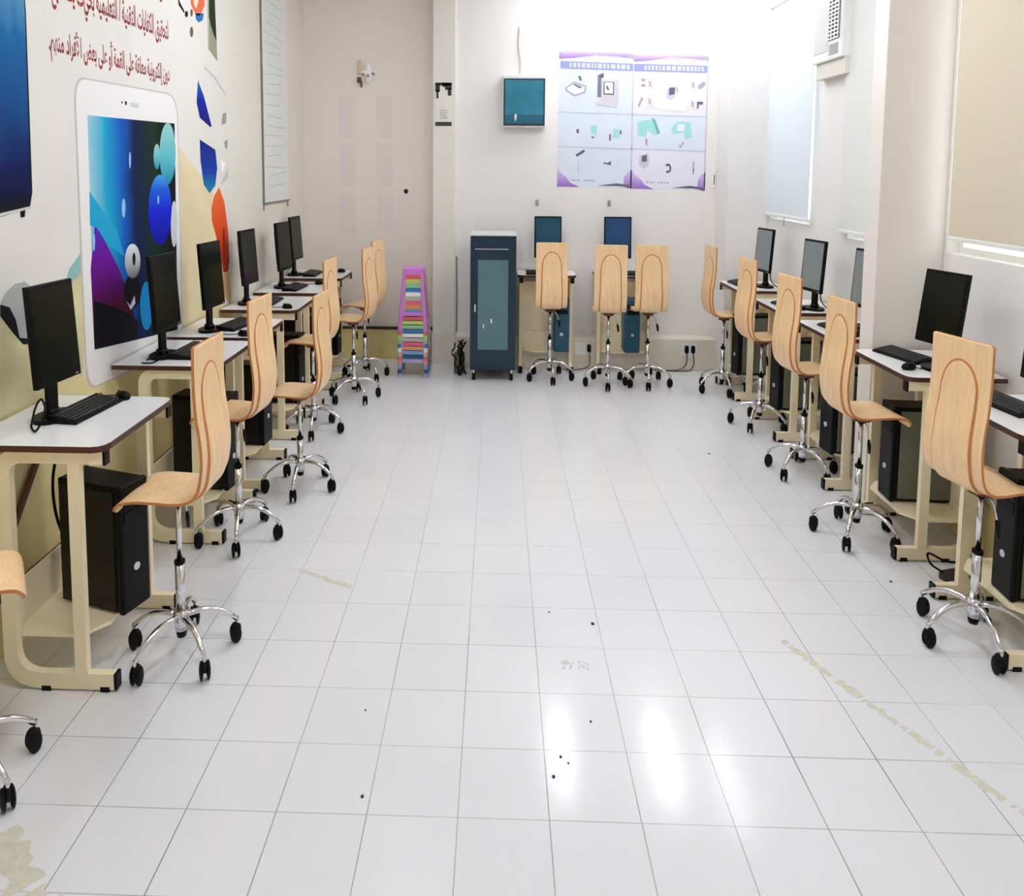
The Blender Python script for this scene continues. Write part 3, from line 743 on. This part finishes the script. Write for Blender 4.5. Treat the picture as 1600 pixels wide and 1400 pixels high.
onwall('picture_shape', [(146, 470), (180, 480), (214, 500), (215, 530), (147, 546)], mat('mural_night', (10, 6, 18), .35), 8)
onwall('bubble', ell(261, 240, 12.5, 48), ramp_mat('mural_bubble_teal', [(0, (20, 130, 160)), (.5, (96, 186, 196)), (1, (150, 200, 200))], 'Z'), 8)
onwall('bubble', ell(244, 245, 5, 20), MATS['mural_bubble_teal'], 9)
onwall('bubble', ell(249, 328, 18, 55), ramp_mat('mural_bubble_blue', [(0, (4, 4, 150)), (.5, (8, 30, 200)), (.8, (20, 90, 210)), (1, (70, 160, 220))], 'Z'), 9)
onwall('bubble', ell(271, 350, 5, 36), mat('mural_pale_bubble', (206, 206, 214), .35), 9)
onwall('bubble', ell(206, 408, 12, 27), ramp_mat('mural_bubble_grey', [(0, (96, 100, 104)), (.4, (176, 180, 180)), (1, (226, 230, 230))], 'Z'), 10)
onwall('bubble', ell(208, 405, 2.4, 10), MATS['mural_black'], 11)
onwall('bubble', ell(206, 455, 13, 26), MATS['mural_night'], 9)
onwall('bubble', [(196, 470), (202, 478), (209, 462), (210, 474), (203, 484)], MATS['mural_pale_bubble'], 11)
onwall('bubble', ell(228, 478, 10, 38), mat('mural_cyan_dark', (20, 130, 190), .35), 8)
onwall('bubble', ell(145, 378, 2, 14), mat('mural_highlight', (150, 190, 230), .35), 11)
onwall('bubble', ell(202, 250, 1.4, 13), MATS['mural_highlight'], 9); onwall('bubble', ell(192, 325, 2.6, 15), MATS['mural_highlight'], 9)
onwall('bubble', ell(246, 312, 1.2, 7), MATS['mural_highlight'], 11)
# mouse print at the left
onwall('mouse_print', [(0, 475), (8, 458), (22, 444), (38, 440), (52, 452), (60, 480), (64, 535), (38, 535), (30, 528)], mat('mural_mouse_grey', (176, 178, 174), .5, var=.05), 4)
onwall('mouse_print', [(0, 476), (14, 480), (24, 500), (30, 528), (56, 530), (56, 537), (36, 538), (20, 520), (0, 494)], MATS['mural_black'], 5)
# blue, orange and grey shapes at the far end
onwall('blue_facet', [(309, 126), (318, 150), (330, 196), (329, 199), (312, 184), (307, 160)], ramp_mat('mural_facet', [(0, (20, 20, 120)), (.6, (10, 30, 150)), (1, (20, 110, 180))], 'Z'), 4)
onwall('blue_facet', [(312, 218), (336, 234), (339, 262), (336, 290), (327, 302), (318, 288), (313, 250)], ramp_mat('mural_facet_b', [(0, (20, 130, 170)), (.4, (10, 60, 160)), (1, (10, 24, 120))], 'Z'), 4)
onwall('orange_vase', [(342, 293), (350, 315), (356, 360), (358, 405), (356, 424), (349, 426), (340, 380), (331, 345), (330, 325), (335, 305)], ramp_mat('mural_orange', [(0, (160, 50, 20)), (.4, (206, 66, 22)), (1, (236, 106, 50))], 'Z'), 4)
onwall('orange_vase_slit', [(348, 355), (351, 360), (351, 415), (349, 415), (347, 370)], mat('mural_rust', (150, 40, 20), .5), 5)
onwall('tan_base', [(349, 428), (357, 425), (361, 460), (360, 475), (352, 465), (348, 450)], mat('mural_tan', (206, 176, 120), .5), 4)
onwall('grey_facet', [(348, 178), (353, 176), (353, 192), (346, 195)], mat('mural_midgrey', (150, 152, 148), .5), 4)
onwall('grey_facet', [(350, 222), (355, 218), (355, 232), (352, 232)], MATS['mural_midgrey'], 4)
onwall('grey_facet', [(344, 290), (356, 262), (356, 278)], mat('mural_lightgrey', (196, 196, 190), .5), 4)
onwall('white_facet', [(344, 250), (352, 255), (347, 270)], mat('mural_white', (246, 246, 246), .5), 5)
onwall('curve_line', [(320, 104), (336, 120), (352, 146), (352, 149), (335, 123), (319, 106)], MATS['mural_lightgrey'], 4)
onwall('balloon', [(296, -20), (320, -20), (319, 10), (312, 24), (306, 24), (298, 6)], mat('mural_coral', (226, 110, 76), .5), 4)
onwall('balloon', [(303, -12), (310, -12), (309, 4), (306, 14), (302, 6)], mat('mural_peach', (246, 214, 190), .5), 5)
onwall('balloon', [(305, 21), (318, 21), (316, 32), (310, 35), (306, 30)], mat('mural_azure', (40, 110, 180), .5), 4)
onwall('string_print', [(277, -6), (281, 4), (288, 18), (287, 20), (279, 8)], MATS['mural_black'], 4); onwall('string_print', ell(291, 22, 2.2, 5), MATS['mural_black'], 4)
onwall('string_print', ell(299, 50, 2.4, 8), mat('mural_umber', (110, 90, 60), .5), 4); onwall('string_print', ell(299, 20, 1.8, 6), MATS['mural_umber'], 4)
onwall('dark_panel', [(324, -30), (334, -30), (336, 20), (338, 66), (329, 40), (325, 20)], mat('mural_dark_green', (40, 46, 28), .4), 4)
onwall('dark_panel', [(324, 22), (329, 42), (338, 66), (339, 95), (325, 76)], mat('mural_sage', (150, 152, 126), .5), 5)
onwall('dark_panel_edge', [(323, -30), (325, -30), (326.5, 76), (325, 76)], mat('mural_pale_sage', (176, 180, 160), .5), 6)

# Arabic lettering (presentation forms, already in visual order)
FORMS = {'ا': 0xFE8D, 'أ': 0xFE83, 'إ': 0xFE87, 'ب': 0xFE8F, 'ت': 0xFE95, 'ة': 0xFE93, 'ج': 0xFE9D, 'ح': 0xFEA1, 'خ': 0xFEA5, 'د': 0xFEA9, 'ذ': 0xFEAB, 'ر': 0xFEAD, 'س': 0xFEB1, 'ض': 0xFEBD, 'ط': 0xFEC1,
         'ع': 0xFEC9, 'غ': 0xFECD, 'ف': 0xFED1, 'ق': 0xFED5, 'ك': 0xFED9, 'ل': 0xFEDD, 'م': 0xFEE1, 'ن': 0xFEE5, 'ه': 0xFEE9, 'و': 0xFEED, 'ى': 0xFEEF, 'ي': 0xFEF1}
ONLY2 = set('اأإةدذروى')
LA = {'ا': 0xFEFB, 'أ': 0xFEF7, 'إ': 0xFEF9}
def shape_ar(txt):
    u = []; i = 0
    while i < len(txt):
        if txt[i] == 'ل' and i+1 < len(txt) and txt[i+1] in LA: u.append(('LA', LA[txt[i+1]])); i += 2
        else: u.append((txt[i], FORMS.get(txt[i]))); i += 1
    out = []
    for k, (c, base) in enumerate(u):
        if base is None: out.append(c); continue
        pj = k > 0 and u[k-1][1] is not None and u[k-1][0] not in ONLY2 and u[k-1][0] != 'LA'
        nj = k+1 < len(u) and u[k+1][1] is not None and c not in ONLY2 and c != 'LA'
        f = (3 if pj and nj else 1 if pj else 2 if nj else 0)
        out.append(chr(base+f))
    return ''.join(out[::-1])
def text_mesh(name, txt, size_w, size_h, M, m_, parent, depth=.0012, bold=0.):
    cu = bpy.data.curves.new('tmp', 'FONT'); cu.body = txt; cu.size = 1; cu.extrude = 0; cu.offset = bold
    o = bpy.data.objects.new('tmp', cu); COL.objects.link(o)
    bpy.context.view_layer.update()
    me = bpy.data.meshes.new_from_object(o.evaluated_get(bpy.context.evaluated_depsgraph_get()))
    COL.objects.unlink(o); bpy.data.objects.remove(o)
    if len(me.vertices) == 0: print('EMPTY TEXT', name); return
    xs = [v.co.x for v in me.vertices]; ys = [v.co.y for v in me.vertices]
    x0, x1, y0, y1 = min(xs), max(xs), min(ys), max(ys)
    for v in me.vertices:
        v.co = M @ Vector(((v.co.x-x0)/(x1-x0)*size_w, (v.co.y-y0)/(y1-y0)*size_h, depth))
    me.materials.clear(); me.materials.append(m_); me.name = name
    r = bpy.data.objects.new(name, me); COL.objects.link(r); r.parent = parent
    return r
M_RED = mat('mural_red_ink', (150, 48, 44), .6, var=.25, scale=3)
WM = Matrix(((0, 0, 1, 0), (1, 0, 0, 0), (0, 1, 0, 0), (0, 0, 0, 1)))   # text x -> +Y, y -> +Z, normal -> +X
def wall_text(txt, y0, y1, z0, z1):
    text_mesh('lettering', shape_ar(txt), y1-y0, z1-z0, Matrix.Translation((0, y0-6, z0-3)) @ WM, M_RED, mural, bold=.022)
wall_text('دون إلكترونية معلقة على القمة أو على بعض الأفراد منهم.', 4.75, 6.50, 3.47, 3.72)
wall_text('لتحقيق الكفايات التقنية / التعليمية بحيث يستطيع', 4.80, 6.50, 3.80, 4.06)
wall_text('من خلال برامج عملية في التعليم والتقنية عبر', 4.70, 6.46, 4.14, 4.40)

# ------------------------------------------------------------------ chart, papers, sign, wall bits
t = thing('wall_chart', 'tall white chart with thin grey frame and faint lines on the left wall', 'chart', (XL, 9.58, 2.38))
MB().box((0, -.54, 0), (.014, .54, 2.9)).build('board', mat('chart_board', (224, 226, 222), .5, var=.02), t)
MB().box((.0, -.56, -.01), (.022, -.54, 2.92)).box((0, -.56, -.02), (.022, .56, 0)).build('frame', mat('chart_frame', (120, 120, 112), .5), t)
m = MB(); rnd = random.Random(5)
for k in range(22):
    z = .18+k*.125; sl = rnd.uniform(-.02, .06); y0 = -.45+rnd.random()*.1; y1 = .2+rnd.random()*.25
    m.prism([(y0, z), (y1, z+sl), (y1, z+sl+.012), (y0, z+.012)], 0, .014, .0155)
m.build('line_marks', mat('faint_chart_ink', (196, 200, 196), .6), t)
for y in (-.55, .50): MB().box((0, y, -.10), (.012, y+.015, -.02)).build('hanging_clip', mat('chart_frame', (120, 120, 112)), t)

pn = ['upper left', 'middle left', 'lower left', 'upper right', 'middle right', 'lower right']; q = 0
for cx in (-2.185, -1.64):
    for z0, z1 in ((3.24, 3.84), (2.55, 3.15), (1.87, 2.42)):
        o = MB().box((-.115, -.004, -(z1-z0)/2), (.115, 0, (z1-z0)/2)).build('paper_sheet', mat('lilac_grey_paper', (232, 222, 216), .6, var=.02, scale=4), None)
        o.location = (cx, YBL-.001, (z0+z1)/2); tag(o, 'faint grey paper sheet on the cream back wall, %s of the six' % pn[q], 'paper', 'faint sheets on the back wall'); q += 1

t = thing('wall_decoration', 'small white and gold ornament high on the cream back wall', 'decoration', (-1.92, YBL, 4.12))
MB().box((-.10, -.03, .02), (-.05, 0, .22), bev=.01).build('holder', mat('gold_cream', (214, 190, 150), .4), t)
MB().box((-.11, -.04, -.10), (-.05, 0, -.02), bev=.01).box((-.06, -.04, -.16), (-.04, 0, -.08)).build('bracket', mat('dark_bronze', (74, 66, 50), .4), t)
MB().ball((.05, -.02, .04), (.05, .02, .16), 12).ball((.05, -.02, .04), (.12, .02, .045), 12).build('white_flower', M_WHITE, t)
MB().ball((-.02, -.03, .02), (.03, .015, .02), 8).ball((.12, -.03, .03), (.03, .015, .02), 8).ball((.05, -.035, .0), (.02, .012, .03), 8).build('leaf', mat('grey_leaf', (150, 150, 140), .5), t)

t = thing('wall_sensor', 'tiny black round fitting on the cream back wall left of the pilaster', 'fitting', (-1.33, YBL, 2.47))
MB().cyl((0, -.03, 0), (0, 0, 0), .035, n=16).build('rim', M_SILVER, t); MB().ball((0, -.03, 0), (.028, .016, .034), 12).build('dome', M_BLACK, t)

t = thing('notice_poster', 'small notice with black photo on top and black footer bar on the pilaster', 'poster', (-.77, YB-.072, 3.40))
MB().box((-.115, -.004, 0), (.115, 0, .60)).build('sheet', mat('notice_paper', (232, 228, 218), .6), t)
MB().box((-.115, -.006, 0), (.115, -.003, .055)).build('footer_bar', mat('notice_ink', (56, 50, 46), .6), t)
m = MB()
for a in (((-.115, .56), (.115, .60)), ((-.115, .47), (-.05, .58)), ((-.10, .38), (-.07, .50)), ((.02, .50), (.115, .59)), ((.06, .42), (.11, .52)), ((-.02, .54), (.04, .60))):
    m.box((a[0][0], -.006, a[0][1]), (a[1][0], -.003, a[1][1]))
m.build('photo_print', mat('notice_photo', (52, 46, 40), .6, var=.5, scale=40), t)
m = MB()
for k in range(5): m.box((-.06+.01*(k % 2), -.006, .10+k*.028), (.06-.012*(k % 3), -.003, .112+k*.028))
m.build('text_line', mat('notice_grey', (170, 168, 158), .6), t)

# wall-mounted glass-fronted box
t = thing('wall_cabinet', 'small white wall cabinet with teal glass front left of the posters', 'cabinet', (.355, YB, 3.38))
MB().box((-.30, -.20, 0), (.30, 0, .72), bev=.012).build('box', M_WHITE, t)
f = MB().box((-.285, -.215, .02), (.285, -.198, .665), bev=.003).build('door_frame', mat('dark_teal_rim', (18, 50, 66), .3), t)
MB().box((-.262, -.219, .045), (.262, -.213, .64)).build('glass', mat('teal_glass', (52, 128, 152), .12, var=.2, scale=3), f)
MB().box((-.262, -.221, .045), (.262, -.216, .17)).build('lower_shade', mat('deep_teal', (34, 96, 118), .2, var=.1), f)
MB().ball((-.12, -.222, .13), (.018, .004, .05), 10).build('lock', M_SILVER, f)
MB().tube([(-.06, -.02, .72), (-.05, -.015, .90), (-.08, -.01, 1.15), (-.07, -.01, 1.4)], .008, 6).build('cable', M_WIRE, t)

# two instruction posters
M_PB = mat('poster_pale_blue', (220, 228, 242), .35, var=.03, scale=3); M_PW = mat('poster_lilac_white', (232, 230, 242), .35, var=.03, scale=3)
M_PUR = ramp_mat('poster_purple', [(0, (150, 110, 196)), (.6, (196, 170, 224)), (1, (216, 206, 238))], 'Z')
M_BAND = mat('poster_blue_band', (150, 154, 204), .4, var=.1, scale=20); M_INK = mat('poster_dark_ink', (100, 96, 116), .5); M_GRY = mat('poster_grey_ink', (168, 168, 182), .5)
M_TEAL = mat('poster_mint', (160, 220, 216), .5); M_RX = mat('poster_red_cross', (190, 120, 130), .5); M_YL = mat('poster_cream', (240, 242, 228), .5); M_LN = mat('poster_line', (198, 200, 220), .5)
def poster(name, label, x0, x1, zt0, zt1, zb0, zb1, right):
    """slightly skewed sheet; (u,v) in 0..1 with v down"""
    t = thing('instruction_poster', label, 'poster', (x0, YB, zb0), 0, 'computer care posters')
    def pt(u, v):
        zt = zt0+(zt1-zt0)*u; zb = zb0+(zb1-zb0)*u
        return (u*(x1-x0), zt+(zb-zt)*v-zb0)
    def pl(nm, uv, m_, lay=1):
        return MB().prism([pt(*q) for q in uv], 1, -.0015-.0008*lay, -.001).build(nm, m_, t)
    def rc(nm, u0, v0, u1, v1, m_, lay=1): return pl(nm, [(u0, v0), (u1, v0), (u1, v1), (u0, v1)], m_, lay)
    rc('sheet', 0, 0, 1, 1, M_PB if not right else M_PW, 0)
    rc('panel', .01, .45, .99, .70, M_PB, 1)
    pl('header_wave', [(0, 0), (1, 0), (1, .04), (.8, .03), (.5, .025), (.2, .05), (0, .06)], MATS['poster_purple'], 2)
    rc('title_band', .0 if right else .02, .075, 1, .13, M_BAND, 2)
    m = MB(); rnd = random.Random(3+right)
    u = .14
    while u < .95:
        w_ = rnd.uniform(.02, .06); m.prism([pt(u, .085), pt(u+w_, .085), pt(u+w_, .118), pt(u, .118)], 1, -.0038, -.003); u += w_+.02
    m.build('title_lettering', mat('poster_title_ink', (206, 208, 234), .5), t)
    for v in (.445, .70): rc('divider', 0, v, 1, v+.008, M_LN, 3)
    rc('fold_line', .985, 0, 1, 1, M_LN, 3)
    pl('corner_swirl', [(0, .86), (.05, .90), (.12, .93), (.18, .97), (.3, 1), (0, 1)], M_PUR, 3)
    pl('corner_swirl', [(1, .86), (.95, .88), (.90, .92), (.9, .97), (.95, 1), (1, 1)], M_PUR, 3)
    pl('bottom_wave', [(.55, .985), (.8, .965), (.97, .975), (.97, .995), (.85, .985)], M_INK, 4)
    pl('top_mark', [(0, .01), (.08, .03), (.04, .035), (0, .03)], M_GRY, 4); pl('top_mark', [(.85, .01), (1, .01), (1, .045), (.93, .035)], M_GRY, 4)
    m = MB()
    for k in range(8):
        if k == 3: continue
        m.prism([pt(.2+k*.04, .945), pt(.225+k*.04, .945), pt(.225+k*.04, .955), pt(.2+k*.04, .955)], 1, -.005, -.004)
    m.build('caption', M_GRY, t)
    def cross(u, v, s_):
        m = MB()
        for sg in (1, -1): m.prism([pt(u-s_, v-sg*s_*.9-.004), pt(u-s_+.012, v-sg*s_*.9-.004), pt(u+s_, v+sg*s_*.9+.004), pt(u+s_-.012, v+sg*s_*.9+.004)], 1, -.006+.0004*sg, -.005)
        m.build('cross_mark', M_RX, t)
    if not right:
        pl('printer_icon', [(.09, .27), (.2, .22), (.37, .25), (.36, .30), (.22, .33), (.09, .29)], M_GRY, 4); pl('printer_icon', [(.11, .272), (.2, .235), (.35, .258), (.34, .293), (.22, .318), (.11, .285)], M_PW, 5)
        pl('printer_slot', [(.18, .24), (.22, .24), (.32, .262), (.28, .27)], M_INK, 6); pl('hand_icon', [(.26, .18), (.29, .18), (.31, .21), (.28, .215)], M_INK, 5)
        rc('tower_icon', .52, .17, .57, .33, mat('poster_mid_grey', (120, 120, 134), .5), 4); pl('tower_icon', [(.52, .17), (.6, .15), (.6, .185), (.57, .19)], M_INK, 5)
        rc('monitor_icon', .57, .20, .80, .36, mat('poster_light_grey', (208, 204, 214), .5), 5); rc('monitor_screen', .60, .215, .74, .31, M_INK, 6); rc('monitor_screen', .615, .22, .725, .30, M_YL, 7)
        pl('monitor_face', [(.63, .24), (.66, .25), (.68, .28), (.64, .27)], M_INK, 8)
        pl('keyboard_icon', [(.50, .36), (.80, .36), (.79, .40), (.51, .385)], mat('poster_pale_grey', (214, 208, 212), .5), 6)
        rc('note_icon', .25, .57, .28, .60, M_INK, 4); pl('person_icon', [(.44, .54), (.52, .54), (.52, .61), (.44, .59)], M_TEAL, 4); pl('shadow_icon', [(.44, .625), (.49, .62), (.48, .635)], M_INK, 5)
        rc('marker_icon', .69, .60, .71, .65, M_INK, 4); rc('device_icon', .74, .56, .82, .62, M_TEAL, 4); rc('marker_icon', .83, .57, .85, .60, M_INK, 4)
        pl('brush_icon', [(.24, .76), (.35, .72), (.37, .735), (.26, .775)], M_INK, 4); rc('stick_icon', .28, .79, .285, .90, M_GRY, 4)
        pl('plug_icon', [(.62, .81), (.67, .815), (.72, .80), (.72, .83), (.67, .825), (.62, .82)], M_INK, 4)
    else:
        rc('centre_panel', .36, .19, .71, .41, M_YL, 4)
        pl('computer_icon', [(.44, .27), (.50, .23), (.56, .24), (.56, .31), (.50, .335), (.44, .32)], M_LN, 5); pl('screen_icon', [(.475, .245), (.56, .24), (.555, .29), (.48, .30)], M_INK, 6); rc('screen_icon', .575, .24, .595, .28, M_GRY, 6)
        for u, v in ((.10, .18), (.10, .22)): pl('bottle_icon', [(u, v), (u+.06, v+.005), (u+.05, v+.025), (u, v+.02)], M_GRY, 5)
        pl('phone_icon', [(.06, .38), (.11, .315), (.13, .33), (.08, .395)], M_GRY, 5); pl('bandage_icon', [(.87, .22), (.94, .19), (.97, .21), (.90, .25), (.87, .24)], M_GRY, 5)
        pl('tool_icon', [(.86, .34), (.94, .34), (.94, .36), (.885, .36), (.88, .39), (.86, .39)], M_INK, 5)
        for u, v in ((.22, .22), (.22, .35), (.80, .22), (.80, .36)):
            rc('mark_panel', u-.05, v-.035, u+.05, v+.035, mat('poster_pink_white', (240, 228, 232), .5), 4); cross(u, v, .022)
        pl('desk_scene', [(.07, .50), (.25, .48), (.30, .50), (.36, .57), (.30, .60), (.20, .56), (.18, .61), (.07, .60)], M_TEAL, 4); pl('desk_scene', [(.25, .465), (.30, .48), (.37, .58), (.34, .59), (.28, .51)], mat('poster_sea', (110, 176, 176), .5), 5)
        pl('desk_scene', [(.52, .54), (.60, .49), (.78, .49), (.80, .60), (.72, .62), (.70, .57), (.54, .58)], M_TEAL, 4); rc('desk_scene', .60, .51, .70, .56, M_PW, 5)
        cross(.19, .65, .025); pl('tick_mark', [(.62, .66), (.65, .67), (.69, .635), (.70, .645), (.655, .69)], M_GRY, 5)
        pl('computer_icon', [(.10, .75), (.22, .73), (.24, .81), (.16, .85), (.10, .82)], M_LN, 4); pl('screen_icon', [(.13, .755), (.20, .745), (.20, .795), (.135, .80)], M_INK, 5)
        m = MB(); n = 16
        for k in range(n):
            a0, a1 = -2.4+4.6*k/n, -2.4+4.6*(k+1)/n
            m.prism([pt(.49+.045*cos(a0), .84+.035*sin(a0)), pt(.49+.045*cos(a1), .84+.035*sin(a1)), pt(.49+.025*cos(a1), .84+.02*sin(a1)), pt(.49+.025*cos(a0), .84+.02*sin(a0))], 1, -.006, -.004)
        m.build('ring_icon', mat('poster_navy', (70, 80, 130), .5), t)
        pl('round_icon', [(.56, .76), (.62, .74), (.68, .76), (.66, .79), (.58, .79)], M_PW, 4); rc('pen_icon', .83, .78, .845, .88, M_GRY, 5)
        pl('pen_icon', [(.83, .84), (.85, .84), (.84, .87)], M_INK, 6)
    return t
poster('poster', 'left of the two pale blue and purple computer care posters on the back wall', .84, 1.885, 4.455, 4.415, 2.56, 2.54, 0)
poster('poster', 'right of the two pale blue and purple computer care posters, with red crosses', 1.887, 2.915, 4.415, 4.39, 2.54, 2.51, 1)

for lab, x in (('small grey bracket on the back wall above the teal-screened monitor', .56), ('small grey bracket on the back wall above the blue-screened monitor', 1.58)):
    t = thing('wall_bracket', lab, 'bracket', (x, YB, 2.33), 0, 'small wall brackets'); MB().box((-.02, -.025, -.04), (.02, 0, .04), bev=.006).build('plate', mat('bracket_grey', (150, 148, 146), .4, .3), t)
    MB().cyl((0, -.035, .015), (0, -.02, .015), .012, n=10).build('screw', M_SILVER, t)
t = thing('wall_switch', 'white switch with dark slot on the wall beside the right poster', 'switch', (3.03, YB, 2.68)); MB().box((-.035, -.015, -.13), (.035, 0, .13), bev=.006).build('plate', M_WHITE, t); MB().box((.005, -.018, -.08), (.015, -.014, .06)).build('slot', M_BLACK, t)

# plugs with cords on the back skirting
YS = YB-.26
def plug_cord(label, x, pts, z=.30):
    t = thing('power_plug', label, 'plug', (x, YS, z), 0, 'black plugs in the back skirting')
    MB().box((-.026, -.05, -.05), (.026, 0, .055), bev=.014).build('plug_body', M_BLACK, t)
    MB().tube([Vector(p)-Vector((x, YS, z)) for p in pts], .007, 6).build('cord', mat('dark_cord', (56, 54, 52), .5), t)
plug_cord('black plug in the back skirting, left of the neighbouring pair', 2.66, [(2.66, YS-.03, .26), (2.66, YS-.05, .15), (2.62, YS-.06, .06), (2.50, YS-.06, .012), (2.2, YS-.05, .012)])
plug_cord('black plug in the back skirting, right of the neighbouring pair', 2.75, [(2.75, YS-.03, .26), (2.76, YS-.05, .14), (2.74, YS-.06, .06), (2.66, YS-.08, .012), (2.3, YS-.08, .012)])
plug_cord('lone black plug between the two back desks', 1.30, [(1.30, YS-.03, .28), (1.31, YS-.05, .14), (1.28, YS-.08, .05), (1.12, YS-.1, .012), (.95, YS-.1, .012)])
for lab, x in (('white socket plate in the back skirting behind the pair of plugs', 2.70), ('white socket plate in the back skirting between the two back desks', 1.22)):
    o = MB().box((-.11, -.008, -.09), (.11, 0, .09), bev=.004).build('socket_plate', M_WHITE); o.location = (x, YS-.0005, .29); tag(o, lab, 'socket', 'white socket plates')

# cable tangle beside the rack, and dark box right of the stools
t = thing('cable_tangle', 'tangle of dark cables and plugs on the floor between pilaster and rack', 'cables', (-.50, 10.1, 0))
rnd = random.Random(12)
for k in range(7):
    pts = []; x, y = rnd.uniform(-.06, .06), rnd.uniform(-.05, .1)
    for j in range(7): pts.append((x+rnd.uniform(-.05, .05), y+rnd.uniform(-.05, .05), .01+j*.075+rnd.uniform(-.01, .01)))
    MB().tube(pts, .010, 6).build('cable', M_BLACK, t)
MB().box((-.08, .05, .0), (.06, .16, .28), bev=.01).build('junction_box', mat('olive_box', (96, 100, 70), .5, var=.2, scale=10), t)
o = MB().tube([(0, 0, 0), (.004, -.002, .5), (-.002, 0, 1.0), (0, 0, 1.1)], .006, 6).build('wall_cable', mat('dark_cord', (56, 54, 52)), None); o.location = (-.578, YB-.02, .45)
tag(o, 'thin dark cable running down the wall beside the pilaster', 'cable')
t = thing('cable_box', 'dark cable box with hanging leads right of the stool stack', 'box', (-.94, 10.62, 0))
MB().box((-.10, 0, .10), (-.0, .04, .46), bev=.008).build('box', M_BLACK, t)
MB().tube([(-.03, -.02, .45), (-.02, -.04, .3), (-.06, -.03, .12), (-.04, -.02, .012)], .014, 6).build('lead', M_BLACK, t)
MB().tube([(-.07, -.02, .44), (-.08, -.04, .25), (-.05, -.05, .02)], .012, 6).build('lead', M_BLACK, t)

# loose cables under the nearest left desk and on the nearest right desk floor
o = MB().tube([(-2.58, 4.40, 1.31), (-2.66, 4.42, 1.15), (-2.72, 4.42, .9), (-2.72, 4.44, .65), (-2.66, 4.46, .45), (-2.60, 4.5, .33)], .009, 8).build('hanging_cable', M_BLACK)
tag(o, 'black cable hanging in a long bow behind the nearest left tower', 'cable')
o = MB().tube([(-2.56, 3.98, TOP+.014), (-2.50, 3.93, TOP+.012), (-2.47, 3.97, TOP+.10), (-2.52, 4.02, TOP+.16), (-2.57, 4.04, TOP+.10), (-2.56, 3.98, TOP+.014)], .006, 8).build('cable_loop', M_BLACK)
tag(o, 'small black cable loop beside the nearest left monitor foot', 'cable')
o = MB().tube([(-2.60, 5.28+.08, TOP+.012), (-2.52, 5.38, TOP+.012), (-2.45, 5.42, TOP+.06), (-2.52, 5.44, TOP+.08), (-2.58, 5.40, TOP+.02)], .006, 8).build('cable_loop', M_BLACK)
tag(o, 'small black cable loop on the second left desk by the monitor foot', 'cable')
t = thing('power_strip', 'dark cable coil with plug on the floor under the right desk with the turned monitor', 'power strip', (3.2, 5.12, 0), .3)
MB().box((-.12, -.03, 0), (.12, .03, .06), bev=.01).build('strip', mat('strip_plum', (54, 34, 40), .4), t)
MB().tube([(-.10, 0, .05), (-.20, .02, .12), (-.16, .08, .16), (-.04, .06, .10), (.05, .02, .09)], .008, 6).build('cable', M_BLACK, t)
# brown slat propped under the nearest left desk
o = MB().box((-.012, -.018, -.25), (.012, .018, .25)).build('wooden_slat', mat('dark_red_wood', (92, 44, 26), .5, var=.2, scale=8))
o.location = (-2.80, 4.275, .87); o.rotation_euler = (rad(-39), 0, 0); tag(o, 'dark red-brown wooden slat leaning under the nearest left desk', 'wooden slat')
